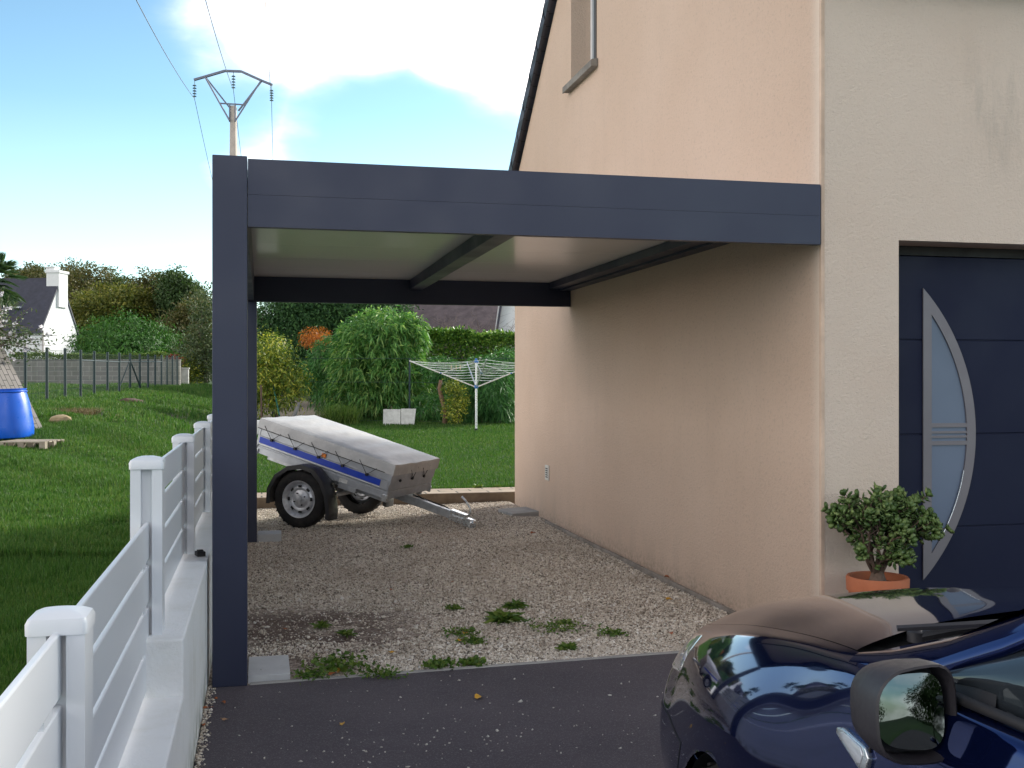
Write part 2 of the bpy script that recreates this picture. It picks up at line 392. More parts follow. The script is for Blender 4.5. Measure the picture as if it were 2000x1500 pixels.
# path of paving bricks with its front board
def pavers():
    t = NT('pavers'); b = t.n('ShaderNodeTexBrick'); t.l(t.pos, b.inputs['Vector'])
    for k, v in (('Scale', 1.0), ('Brick Width', .42), ('Row Height', .21), ('Mortar Size', .012), ('Bias', 0)): b.inputs[k].default_value = v
    b.inputs['Color1'].default_value = (.46, .36, .27, 1); b.inputs['Color2'].default_value = (.36, .28, .21, 1); b.inputs['Mortar'].default_value = (.07, .065, .05, 1)
    t.set(Base_Color=t.mix(t.mr(t.noise(7, 5, .7), .4, .8, 0, .5), b.outputs[0], (.16, .15, .11)), Roughness=.9)
    t.bump(b.outputs['Fac'], -.5, .006); return t.m
M['pavers'] = pavers()
pth = MB().box(-1.2, 9, 13.98, 14.68, -.2, .105).build('brick_path', M['pavers'])
tag(pth, 'brick paved garden path between the gravel and the lawn', 'path', kind='structure')
bd = MB().box(-1.2, 9, 13.93, 13.977, -.2, .115).build('path_edging', M['timber_edge'], bevel=.006)
tag(bd, 'brown edging board along the front of the brick path', 'edging')

# gravel chips
def stones(name, n, samp, size, m, label, cat, kind='stuff', zf=None):
    p = samp(n)
    base = np.array([[1, 0, 0], [-1, 0, 0], [0, 1, 0], [0, -1, 0], [0, 0, 1], [0, 0, -1]], float)
    F0 = np.array([[0, 2, 4], [2, 1, 4], [1, 3, 4], [3, 0, 4], [2, 0, 5], [1, 2, 5], [3, 1, 5], [0, 3, 5]])
    k = len(p); s = size[0]*np.exp(rng.normal(0, size[1], k)); sc3 = rng.uniform(.6, 1.25, (k, 3)); sc3[:, 2] *= .7
    jit = rng.uniform(.72, 1.25, (k, 6, 1)); off = rng.normal(0, .22, (k, 6, 3))
    a = rng.uniform(0, 2*np.pi, k); ca, sa = np.cos(a), np.sin(a); tl = rng.normal(0, .45, k); ct, st = np.cos(tl), np.sin(tl)
    v = (base[None]*jit+off)*sc3[:, None]
    y, z = v[..., 1]*ct[:, None]-v[..., 2]*st[:, None], v[..., 1]*st[:, None]+v[..., 2]*ct[:, None]
    x = v[..., 0]; x, y = x*ca[:, None]-y*sa[:, None], x*sa[:, None]+y*ca[:, None]
    v = np.stack([x, y, z], -1)*s[:, None, None]+p[:, None]
    F = (F0[None]+6*np.arange(k)[:, None, None]).reshape(-1, 3)
    return tag(mesh_np(name, v.reshape(-1, 3), F, m), label, cat, kind=kind)
def gsamp(n):
    u = rng.random(n); x = rng.uniform(-.24, 3.14, n); y0 = EY(x)+.045; y = y0+(13.88-y0)*u**1.75-np.abs(rng.normal(0, .011, n))
    z = -.012+.008*np.sin(x*3+y)*np.sin(y*1.7)+rng.uniform(-.002, .009, n)
    keep = np.ones(n, bool)
    ex = (x < 1.05+.15*np.sin(y*9)) & (y > 6.6+.1*np.sin(x*7)) & (y < 7.55+.15*np.sin(x*5+1))       # earth patch keeps few stones
    keep &= ~(ex & (rng.random(n) < .86))
    keep &= ~((x < .55+.2*np.sin(y*11)) & (y < 6.65) & (rng.random(n) < .45))
    keep &= ~((x < .22) & (y < 6.27)) & ~((x > 2.86) & (y > 12.2) & (y < 12.85))
    keep &= ~((x > 3.065) & (x < 3.105) & (y < 11.7) & (np.sin(y*3.1)+np.sin(y*1.3) > -.6))
    return np.stack([x, y, z], 1)[keep]
stones('gravel', 170000, gsamp, (.0068, .34), M['stone'], 'loose pale gravel chips covering the parking bed', 'gravel')
M['chip'] = simple('chip', (.50, .47, .43), .85, 0, .3, 30)
def csamp(n):
    a = rng.random(n) < .45
    x = np.where(a, rng.normal(.75, .38, n), rng.uniform(-.2, 2.0, n)); y = np.where(a, rng.normal(4.55, .35, n), rng.uniform(3.6, 5.75, n))
    k = (x > -.24) & (x < 3) & (y < 5.76); return np.stack([x, y, np.full(n, .002)], 1)[k]
stones('spilled_chips', 300, csamp, (.0042, .42), M['chip'], 'white stone chips spilled over the dark tarmac', 'gravel')
def esamp(n):
    y = rng.uniform(3.3, 5.8, n); x = -.265+np.abs(rng.normal(0, .018, n)); return np.stack([x, y, np.full(n, .003)], 1)
stones('edge_grit', 900, esamp, (.005, .35), M['stone'], 'gravel grit gathered along the foot of the white wall', 'gravel')

# grass blades (individual geometry)
def blades(name, pts, h, wd, m, label, cat, kind='stuff', lean=.35, parent=None):
    k = len(pts); a = rng.uniform(0, 2*np.pi, k); side = np.stack([np.cos(a), np.sin(a), np.zeros(k)], 1)
    b = rng.uniform(0, 2*np.pi, k); ln = rng.random(k)*lean*h; top = np.stack([np.cos(b)*ln, np.sin(b)*ln, h*rng.uniform(.55, 1, k)], 1)
    wv = (side*(wd*rng.uniform(.6, 1.2, k))[:, None])/2
    mid = pts+top*.55*np.array([.6, .6, 1.05])
    V = np.stack([pts-wv, pts+wv, mid+wv*.8, pts+top, mid-wv*.8], 1).reshape(-1, 3)
    # quad + tri as two faces: build tris
    F0 = np.array([[0, 1, 2], [0, 2, 4], [4, 2, 3]]); F = (F0[None]+5*np.arange(k)[:, None, None]).reshape(-1, 3)
    o = mesh_np(name, V, F, m, parent)
    if label: tag(o, label, cat, kind=kind)
    return o
def lawn_left(n, y0, y1, pw):
    u = rng.random(n); y = y0+(y1-y0)*u**pw; xl = -.225*y-.7; x = xl+rng.random(n)*(-.53-xl)
    if y1 > 14: x = np.where(y > 13, xl+rng.random(n)*(np.interp(y, [13, 30, 60], [-.45, -1.2, -2])-xl), x)
    # worn track & spoil heap stay thin
    t = (y > 24) & (y < 33) & (x > -3.7) & (x < -.4) & (np.sin(x*2.3+y)*np.sin(y*1.1) > -.5)
    keep = ~(t & (rng.random(n) < .7)); x, y = x[keep], y[keep]
    return np.stack([x, y, ground_z(x, y)-.004], 1)
tuft = lambda p: .75+.22*(np.sin(p[:, 0]*5+1.3*np.sin(p[:, 1]*3.1))*np.sin(p[:, 1]*4.3+p[:, 0]) > .1)+.25*np.sin(p[:, 0]*1.9+p[:, 1]*1.2)
for nm, n, y0, y1, pw, hh, ww in (('grass', 130000, 2.6, 9.5, 1.15, .075, .0055),):
    p = lawn_left(n, y0, y1, pw); p2 = lawn_left(130000, 9.5, 24, 1.25); p3 = lawn_left(70000, 24, 47, 1.1)
    pts = np.concatenate([p, p2, p3]); h = np.concatenate([np.full(len(p), .075), np.full(len(p2), .11), np.full(len(p3), .17)])
    wd = np.concatenate([np.full(len(p), .0055), np.full(len(p2), .011), np.full(len(p3), .025)])
    blades('meadow_grass', pts, h*tuft(pts), wd, M['grass'], 'dark green unmown grass left of the white fence', 'grass')
n = 150000; u = rng.random(n); y = 14.72+16.4*u**1.35; x = rng.uniform(-1.5, .225*y+1.2, n)*1.0
keep = x > np.interp(y, [14.7, 20, 31], [-.5, -1, -1.6]); x, y = x[keep], y[keep]
pts = np.stack([x, y, ground_z(x, y)-.003], 1); dd = (y-14.7)/16
edge = np.clip(1-(y-14.7)/.35, 0, 1)+np.clip((y-30.3)/.8, 0, 1)*2.0
blades('lawn_grass', pts, (.045+.045*dd)*(1+edge*rng.random(len(y))), .007+.013*dd, M['grass_lawn'], 'bright mown lawn behind the carport', 'grass')

# ------------------------------------------------------------ carport
XL, XR, YF, YB, ZT, ZB = -.245, 3.155, 5.722, 11.30, 2.70, 2.352
cp = empty('carport', (XL, YF, 0)); tag(cp, 'anthracite grey flat roofed aluminium carport built against the beige house wall', 'carport')
def part(mb, name, m, root, **k):
    o = mb.build(name, m, **k); o.parent = root; o.matrix_parent_inverse = Matrix.Translation(root.location).inverted() if root.rotation_euler.z == 0 else root.matrix_world.inverted()
    return o
part(MB().box(XL, -.072, YF-.004, YF+.171, 0, 2.712), 'post', M['anthracite'], cp, bevel=.004)
part(MB().box(XL+.01, -.045, 10.86, 11.04, 0, ZB-.002), 'post', M['anthracite'], cp, bevel=.004)
fb = MB(); seam = 2.517
fb.box(-.069, XR, YF+.003, YF+.06, ZB, seam-.0006).box(-.069, XR, YF+.003, YF+.06, seam+.0006, ZT).box(-.069, XR, YF+.008, YF+.055, seam-.002, seam+.002)
part(fb, 'front_beam', M['anthracite'], cp)
part(MB().box(-.15, -.073, YF+.175, 10.98, ZB, ZT-.004), 'side_beam', M['anthracite'], cp)
part(MB().box(-.15, 3.165, 10.983, 11.05, ZB, ZT-.008), 'rear_beam', M['anthracite'], cp)
rb = MB().box(2.93, 3.05, YF+.064, 10.98, 2.535, 2.597).box(3.050, 3.165, YF+.066, 10.978, 2.518, 2.595)
part(rb, 'wall_beam', M['anthracite'], cp)
part(MB().box(1.465, 1.60, YF+.064, 10.98, 2.50, 2.597), 'rafter', M['anthracite'], cp, bevel=.004)
rf = MB()
for i in range(6):
    y0 = YF+.066+i*.872; rf.box(-.07, 3.16, y0, y0+.868, 2.60, 2.655)
    rf.box(-.068, 3.158, y0+.865, y0+.875, 2.606, 2.65)
part(rf, 'roof_panel', M['ceiling'], cp)
for loc, sz, lab in (((-.069, YF+.075, 0), (.215, .40, .03), 'pale concrete footing slab at foot of the front carport post'),
                     ((-.04, 10.88, 0), (.23, .28, .07), 'small pale concrete footing block at foot of the rear carport post')):
    o = MB().box(0, sz[0], 0, sz[1], -.08, sz[2]).box(.06, .072, .1, .112, sz[2], sz[2]+.004).build('concrete_footing', M['footing'], bevel=.006)
    o.location = loc; tag(o, lab, 'footing', 'concrete footings')
o = MB().add([(0, 0, -.05), (.34, .05, -.05), (.30, .55, -.05), (-.06, .5, -.05), (0, 0, .03), (.34, .05, .045), (.30, .55, .045), (-.06, .5, .03)],
             [(3, 2, 1, 0), (4, 5, 6, 7), (0, 1, 5, 4), (1, 2, 6, 5), (2, 3, 7, 6), (3, 0, 4, 7)]).build('paving_slab', M['kerb'], bevel=.008)
o.location = (2.84, 12.3, 0); tag(o, 'grey slab sunk in the gravel near far corner of the house', 'slab')

# ------------------------------------------------------------ house
HX, HY0, HY1, HZ, SL = 3.17, 5.742, 13.58, 4.05, .838
HX1 = 14.0; RY = (HY0+HY1)/2; RZ = HZ+(RY-HY0)*SL
rl = lambda y: HZ+(min(y-HY0, HY1-y))*SL
hs = empty('house', (HX, HY0, 0)); tag(hs, 'beige rendered house with steep slate roof at right of carport', 'house')
wl = MB()
WY0, WY1, WZ0, WZ1, WD = 10.08, 10.98, 4.68, 5.90, .27
def q(*p): wl.add(p, [tuple(range(len(p)))])
q((HX, HY0, -.1), (HX, RY, -.1), (HX, RY, RZ), (HX, HY0, HZ))
q((HX, RY, -.1), (HX, WY0, -.1), (HX, WY0, rl(WY0)), (HX, RY, RZ))
q((HX, WY0, -.1), (HX, WY1, -.1), (HX, WY1, WZ0), (HX, WY0, WZ0)); q((HX, WY0, WZ1), (HX, WY1, WZ1), (HX, WY1, rl(WY1)), (HX, WY0, rl(WY0)))
q((HX, WY1, -.1), (HX, HY1, -.1), (HX, HY1, HZ), (HX, WY1, rl(WY1)))
for y in (WY0, WY1): q((HX, y, WZ0), (HX+WD, y, WZ0), (HX+WD, y, WZ1), (HX, y, WZ1))
for z in (WZ0, WZ1): q((HX, WY0, z), (HX, WY1, z), (HX+WD, WY1, z), (HX+WD, WY0, z))
DX0, DX1, DZ, DD = 3.672, 6.07, 2.395, .28
q((HX, HY0, -.1), (DX0, HY0, -.1), (DX0, HY0, HZ), (HX, HY0, HZ)); q((DX0, HY0, DZ), (DX1, HY0, DZ), (DX1, HY0, HZ), (DX0, HY0, HZ))
q((DX1, HY0, -.1), (HX1, HY0, -.1), (HX1, HY0, HZ), (DX1, HY0, HZ))
for x in (DX0, DX1): q((x, HY0, -.1), (x, HY0+DD, -.1), (x, HY0+DD, DZ), (x, HY0, DZ))
q((DX0, HY0, DZ), (DX1, HY0, DZ), (DX1, HY0+DD, DZ), (DX0, HY0+DD, DZ))
q((HX, HY1, -.1), (HX1, HY1, -.1), (HX1, HY1, HZ), (HX, HY1, HZ))
q((HX1, HY0, -.1), (HX1, HY1, -.1), (HX1, HY1, HZ), (HX1, RY, RZ), (HX1, HY0, HZ))
wall = part(wl, 'wall', M['crepi'], hs)
def slate():
    t = NT('slate'); xyz = t.sepxyz(); cm = t.n('ShaderNodeCombineXYZ'); t.l(xyz[0], cm.inputs[0]); t.l(t.mth('MULTIPLY', xyz[2], 1.55), cm.inputs[1])
    b = t.n('ShaderNodeTexBrick'); t.l(cm.outputs[0], b.inputs['Vector'])
    for k, v in (('Scale', 1), ('Brick Width', .22), ('Row Height', .16), ('Mortar Size', .006)): b.inputs[k].default_value = v
    b.inputs['Color1'].default_value = (.030, .032, .045, 1); b.inputs['Color2'].default_value = (.048, .050, .068, 1); b.inputs['Mortar'].default_value = (.008, .008, .01, 1)
    t.set(Base_Color=b.outputs[0], Roughness=.6); t.bump(b.outputs['Fac'], -.6, .01); return t.m
M['slate'] = slate()
ov = .12
rfm = MB(); X0 = HX-.065
for s in (1, -1):
    ye = RY-s*(RY-HY0+ov); ze = HZ-ov*SL+.07; n1 = Vector((0, -s*SL, 1)).normalized()*.10
    a = Vector((X0, ye, ze)); b = Vector((X0, RY, RZ+.07)); dx = Vector((HX1+.1-X0, 0, 0))
    rfm.add([a, b, b+Vector((0, 0, .13)), a+n1, a+dx, b+dx, b+dx+Vector((0, 0, .13)), a+n1+dx],
            [(0, 1, 2, 3), (4, 7, 6, 5), (0, 4, 5, 1), (3, 2, 6, 7), (0, 3, 7, 4), (1, 5, 6, 2)])
roof = part(rfm, 'roof', M['slate'], hs)
vt = MB(); L = math.hypot(RY-HY0+ov, (RY-HY0+ov)*SL)
for s in (1, -1):          # lapped verge slates, each kicked up a little
    d = Vector((0, s, SL)).normalized(); u = Vector((0, -s*SL, 1)).normalized(); k = int(L/.42)
    for i in range(k+1):
        a = Vector((X0-.022, RY-s*(RY-HY0+ov), HZ-ov*SL+.07))+d*(i*.42)
        vt.add([a-u*.045, a+d*.45-u*.038, a+d*.45+u*.115, a+u*.128]+[p+Vector((.03, 0, 0)) for p in (a-u*.045, a+d*.45-u*.038, a+d*.45+u*.115, a+u*.128)],
               [(0, 1, 2, 3), (4, 7, 6, 5), (0, 4, 5, 1), (3, 2, 6, 7), (0, 3, 7, 4), (1, 5, 6, 2)])
part(vt, 'verge_slates', M['slate'], hs)
gt = MB(); gp = [(.055*math.cos(a), .055*math.sin(a)) for a in np.linspace(math.pi, 2*math.pi, 9)]
yg = HY0-ov-.05; zg = HZ-ov*SL+.05
V = [(x, yg+p[0], zg+p[1]) for x in (HX-.06, HX1+.1) for p in gp]+[(x, yg+p[0]*.93, zg+p[1]*.93) for x in (HX-.06, HX1+.1) for p in gp]
gt.add(V, [(i, i+1, 9+i+1, 9+i) for i in range(8)]+[(18+i+1, 18+i, 27+i, 27+i+1) for i in range(8)]+[(i, 18+i, 18+i+1, i+1) for i in range(8)])
part(gt, 'gutter', M['galv'], hs)
sf = MB().box(HX, HX1, HY0-ov, HY0-.003, HZ-ov*SL-.03, HZ-ov*SL+.0); part(sf, 'soffit', M['anthracite'], hs)
# corner bead, pale line down the arris
part(MB().box(HX-.003, HX+.018, HY0-.003, HY0+.02, 0, HZ-.1), 'corner_bead', simple('bead', (.60, .45, .34), .9, 0, .2, 5), hs)
# gable window
win = part(MB().box(HX+WD-.06, HX+WD-.003, WY0+.003, WY0+.065, WZ0+.003, WZ1-.003).box(HX+WD-.06, HX+WD-.003, WY1-.065, WY1-.003, WZ0+.003, WZ1-.003)
           .box(HX+WD-.058, HX+WD-.005, WY0+.066, WY1-.066, WZ0+.003, WZ0+.07).box(HX+WD-.058, HX+WD-.005, WY0+.066, WY1-.066, WZ1-.07, WZ1-.003)
           .box(HX+.165, HX+WD-.063, WY0+.001, WY0+.03, WZ0+.03, WZ1-.003), 'window', M['pvc'], hs, bevel=.003)
def glass(name, col=(.02, .025, .03), rough=.05):
    t = NT(name); t.set(Base_Color=col, Roughness=rough, Specular_IOR_Level=.7); t.bump(t.noise(.8, 2), .02, .02); return t.m
M['glass_dark'] = glass('glass_dark')
g = part(MB().box(HX+WD-.04, HX+WD-.03, WY0+.067, WY1-.067, WZ0+.07, WZ1-.07), 'pane', M['glass_dark'], hs)
sl = MB()
prof = [(-.075, -.085), (-.065, -.088), (-.06, -.078), (-.005, -.078), (-.002, -.0), (-.065, -.012), (-.075, -.022)]
a0, a1 = WY0-.045, WY1+.075
V = [(HX+p[0], y, WZ0+p[1]+.012) for y in (a0, a1) for p in prof]; k = len(prof)
sl.add(V, [tuple(range(k))[::-1], tuple(range(k, 2*k))]+[(i, (i+1) % k, k+(i+1) % k, k+i) for i in range(k)])
part(sl, 'window_sill', M['sill'], hs, bevel=.004)
sl2 = part(MB().box(HX+.001, HX+WD-.064, WY0+.002, WY1-.002, WZ0+.001, WZ0+.018), 'window_sill', M['sill'], hs)
# vent grille
c = PY(1067.5, 923, 12.0); vx = HX
vb = MB(); vz0, vz1, vy0, vy1 = .445, .615, 11.86, 12.02
vb.box(vx-.012, vx-.001, vy0, vy1, vz0, vz1)
vnt = part(vb, 'vent', simple('vent_plastic', (.62, .60, .56), .5), hs, bevel=.003)
sv = MB()
for i in range(5): sv.box(vx-.0135, vx-.0115, vy0+.035, vy1-.035, vz0+.03+i*.024, vz0+.042+i*.024)
sv = part(sv, 'vent_slots', M['black'], hs)

# garage door
DY = HY0+DD-.06
gd = MB(); joints = [0, .655, 1.232, 1.815, 2.335]
for i in range(4):
    gd.box(DX0+.002, DX1-.002, DY, DY+.04, joints[i]+.004, joints[i+1]-.003)
gd.box(DX0+.002, DX1-.002, DY+.008, DY+.03, 0.001, 2.33)
gdo = part(gd, 'garage_door', M['anthracite_door'], hs, bevel=.003, seg=1)
part(MB().box(DX0+.002, DX1-.002, DY+.004, DY+.05, 2.337, DZ-.002), 'door_gap_shade', M['black'], hs)  # black strip stands in for the shadow gap over the door
cx0, z0, z1, sag = 3.975, .335, 2.135, .368
half = (z1-z0)/2; Rr = (half*half+sag*sag)/(2*sag); ccx = cx0+sag-Rr; czz = (z0+z1)/2
def arc(r, xl, n=40):
    zz = math.sqrt(max(0, r*r-(xl-ccx)**2)); a = math.asin(zz/r)
    return [(ccx+r*math.cos(t), czz+r*math.sin(t)) for t in np.linspace(-a, a, n)]
fo = [(cx0, z0)]+arc(Rr, cx0)[1:-1]+[(cx0, z1)]
xi = cx0+.058; ri = Rr-.062; fi = arc(ri, xi, len(fo))
fm = MB(); k = len(fo); ya, yb = DY-.012, DY-.0005
V = [(x, ya, z) for x, z in fo]+[(x, ya, z) for x, z in fi]+[(x, yb, z) for x, z in fo]+[(x, yb, z) for x, z in fi]
F = []
for i in range(k):
    j = (i+1) % k
    F += [(i, j, k+j, k+i), (2*k+i, 3*k+i, 3*k+j, 2*k+j), (i, 2*k+i, 2*k+j, j), (k+i, k+j, 3*k+j, 3*k+i)]
fm.add(V, F)
zz = lambda z: ccx+math.sqrt(ri*ri-(z-czz)**2)
for zb, hh in ((1.275, .026), (1.238, .014), (1.21, .014), (1.165, .026)):
    fm.box(xi-.002, zz(zb)+.002, ya+.001, yb, zb, zb+hh)
fr = fm.build('window_border', M['steel']); fr.parent = gdo
gm = MB(); Vg = [(x, DY-.0015, z) for x, z in fi]; gm.add(Vg, [tuple(range(len(Vg)))])
def frosted():
    t = NT('frosted_glass'); z = t.sepxyz()[2]
    t.set(Base_Color=t.mix(t.mr(t.noise(1.2, 3), .3, .7), (.10, .135, .20), (.13, .17, .245)), Roughness=.35, Specular_IOR_Level=.6); return t.m
pn = gm.build('window_pane', frosted()); pn.parent = gdo
hl = MB().tube([(x-.004, ya-.002, z) for x, z in arc(ri+.001, xi, 60)[4:22]], .003, 6).build('window_arc_line', M['zinc']); hl.parent = gdo  # bright zinc line along the lower part of the arc only

# ------------------------------------------------------------ white fence on stepped wall
fw = MB(); WXR, WXL = -.27, -.52
YS = 4.02
fw.box(WXL, WXR, -3, YS, -.3, .44).box(WXL, WXR, YS, 13.6, -.3, .64)
o = fw.build('low_wall', M['wallpaint'], bevel=.007); tag(o, 'low white stepped wall carrying the white fence beside the driveway', 'wall')
PX0, PX1 = -.463, -.347; pc = (PX0+PX1)/2
def fpost(h):
    r = empty('fence_post'); b = MB()
    hw = .055; g = .019
    # U-grooved hollow profile: outline with slots on front (-y) and back (+y)
    o_ = [(-hw, -hw), (-g, -hw), (-g, -hw+.032), (g, -hw+.032), (g, -hw), (hw, -hw), (hw, hw), (g, hw), (g, hw-.032), (-g, hw-.032), (-g, hw), (-hw, hw)]
    n = len(o_); b.add([(x, y, z) for z in (0, h) for x, y in o_], [(i, (i+1) % n, n+(i+1) % n, n+i) for i in range(n)])
    b.add([(x, y, h) for x, y in o_], [tuple(range(n))])
    b.build('post_body', M['pvc'], r)
    cpb = MB(); rings = []
    for s, z in ((.060, h-.018), (.0605, h+.004), (.056, h+.014), (.040, h+.022), (.02, h+.027), (.0, h+.028)):
        m = 10; ring = []
        for c in range(4):
            ax, ay = [(1, 1), (-1, 1), (-1, -1), (1, -1)][c]; rr = min(.012, s)
            for j in range(4):
                a = c*math.pi/2+j*math.pi/6; ring.append((ax*(s-rr)+rr*math.cos(a), ay*(s-rr)+rr*math.sin(a), z))
        rings.append(ring)
    n = 16; cpb.add([p for rg in rings for p in rg], [(i*n+k, i*n+(k+1) % n, (i+1)*n+(k+1) % n, (i+1)*n+k) for i in range(5) for k in range(n)]+[tuple(range(n))[::-1]])
    cpb.build('post_cap', M['pvc'], r, smooth=True, auto=True)
    return r
posts = [(.56, .44, 1.086), (2.40, .44, 1.086), (4.16, .44, 1.285), (6.06, .64, 1.28), (7.98, .64, 1.28), (9.9, .64, 1.28), (11.8, .64, 1.28), (13.5, .64, 1.28)]
plab = {1: 'nearest visible white fence post, low, cap at bottom left', 2: 'tall white fence post standing by the step of the white wall',
        3: 'white fence post third in sight, between tall step post and black clip', 4: 'white fence post nearly touching the carport post, on upper wall',
        5: 'white fence post mostly hidden behind the dark carport post', 6: 'white fence post further along the wall hidden by carport'}
for i, (y, zb, zt) in enumerate(posts):
    if i in (0, 7, 6): 
        if i == 7: continue
    r = fpost(zt-zb-.028); r.location = (pc, y, zb)
    tag(r, plab.get(i, 'low white fence post behind the viewer on the white wall'), 'fence post', 'white fence posts')
def fpanel(y0, y1, z0, z1, sag=0):
    r = empty('slatted_fence', (pc, y0, z0)); n = 4; g = .019; hh = (z1-z0-g*(n-1))/n
    for i in range(n):
        b = MB(); za = i*(hh+g); L = y1-y0; th = .008
        b.box(-th, th, 0, L, za, za+hh)
        b.build('slat', M['pvc'], r, bevel=.004)
    for s in (.10, .9):       # joining spacers between slats
        for i in range(n-1): MB().box(-.005, .005, L*s, L*s+.09, i*(hh+g)+hh-.002, (i+1)*(hh+g)+.002).build('spacer', M['pvc'], r)
    return r
pan = ['white slatted fence panel at bottom left corner', 'white slatted fence panel in front of the tall step post', 'white slatted fence panel just behind the tall step post',
       'white slatted fence panel second beyond the tall step post', 'white slatted fence panel partly hidden by the carport post']
spans = [(.56, 2.40, .455, 1.045), (2.40, 4.16, .455, 1.045), (4.16, 6.06, .655, 1.237), (6.06, 7.98, .655, 1.237), (7.98, 9.9, .655, 1.237), (9.9, 11.8, .655, 1.237)]
for i, (a, b, c0, c1) in enumerate(spans):
    r = fpanel(a+.03, b-.03, c0, c1); tag(r, pan[i] if i < 5 else 'white slatted fence panel farthest along the wall', 'fence panel', 'white fence panels')
c = G(394, 1074, .64)
b = MB().box(-.022, .022, -.03, .03, .001, .026).box(-.016, .016, -.012, .012, .026, .034).build('plastic_clip', M['black'], bevel=.004)
b.location = (-.315, 5.93, .64); b.rotation_euler = (0, 0, .3); tag(b, 'small black plastic clip lying on top of the white wall', 'clip')
# ------------------------------------------------------------ trailer
TA = (.785, 12.44); fdir = Vector((.835, -.55, 0)).normalized(); tyaw = math.atan2(fdir.y, fdir.x)
tr = empty('trailer', (TA[0], TA[1], -.005), tyaw)
tag(tr, 'small tilted galvanised trailer with blue stripe under pale grey tarpaulin', 'trailer')
PT = R(16.2); HB = .60             # nose-down pitch; floor height over the axle
TM = Matrix.Translation((0, 0, HB)) @ Matrix.Rotation(PT, 4, 'Y')
x0, x1, wy, hh = -.68, .97, .545, .375
def tl(name, mb, m, p=None, **k):
    mb.v = [tuple(TM @ Vector(q_)) for q_ in mb.v]; return mb.build(name, m, p or tr, **k)
M['trailer'] = simple('trailer_metal', (.40, .42, .45), .42, .55, .12, 8)
def tarp():
    t = NT('tarpaulin'); o = t.obj
    c = t.mix(t.mr(t.noise(5, 5, .65), .35, .75), (.40, .40, .40), (.50, .50, .495)); c = t.mix(t.mr(t.noise(1, 6, .75, None, (30, 5, 5)), .60, .75, 0, .4), c, (.22, .22, .2))
    t.set(Base_Color=c, Roughness=.42, Specular_IOR_Level=.5)
    t.bump(t.mth('ADD', t.mth('MULTIPLY', t.noise(3, 3, .5, None, None, .8), 1.6), t.noise(22, 3)), .35, .012); return t.m
M['tarp'] = tarp()
t_ = .012
# side walls with two pressed ribs
def side(s):
    b = MB(); y = wy*s; prof = [(0, 0), (.068, 0), (.075, -.007), (.085, -.007), (.092, 0), (.098, .008), (.192, .008), (.20, 0), (.31, 0), (hh, 0)]
    V = [(x, y+s*p[1], p[0]) for x in (x0, x1) for p in prof]+[(x, y-s*.02, p[0]) for x in (x0, x1) for p in prof]; k = len(prof)
    F = [(i, i+1, k+i+1, k+i) for i in range(k-1)]+[(2*k+i+1, 2*k+i, 3*k+i, 3*k+i+1) for i in range(k-1)]
    F += [(0, k, 3*k, 2*k), (k-1, 2*k+k-1, 4*k-1, 2*k-1), tuple(list(range(k))+list(range(3*k-1, 2*k-1, -1))), tuple(list(range(k, 2*k))+list(range(4*k-1, 3*k-1, -1)))]
    return b.add(V, F)
tl('side_panel', side(-1), M['trailer']); tl('side_panel', side(1), M['trailer'])
fp = MB().box(x1+.001, x1+.022, -wy-.005, wy+.005, 0, .085).box(x1+.001, x1+.015, -wy-.005, wy+.005, .086, .16).box(x1+.001, x1+.024, -wy-.005, wy+.005, .161, hh)
tl('front_panel', fp, M['trailer'], bevel=.003)
tl('tailgate', MB().box(x0-.022, x0-.001, -wy-.005, wy+.005, 0, hh), M['trailer'], bevel=.003)
tl('floor', MB().box(x0, x1, -wy+.022, wy-.022, .002, .016), M['black'])
for s in (-1, 1):
    for xx in (x0, x1): tl('corner_bracket', MB().box(xx-.025 if xx > 0 else xx-.03, xx+.03 if xx > 0 else xx+.025, s*wy-.012+s*.006, s*wy+.012+s*.006, -.02, .05), M['zinc'], bevel=.004)
M['blue'] = simple('blue_stripe', (.012, .05, .42), .35, 0, .06, 5)
tl('stripe', MB().box(x0+.01, x1-.09, -wy-.0105, -wy-.0085, .118, .186), M['blue'])
tl('stripe', MB().box(x0+.01, x1-.09, -wy-.0105, -wy-.0085, .104, .110), M['pvc'])
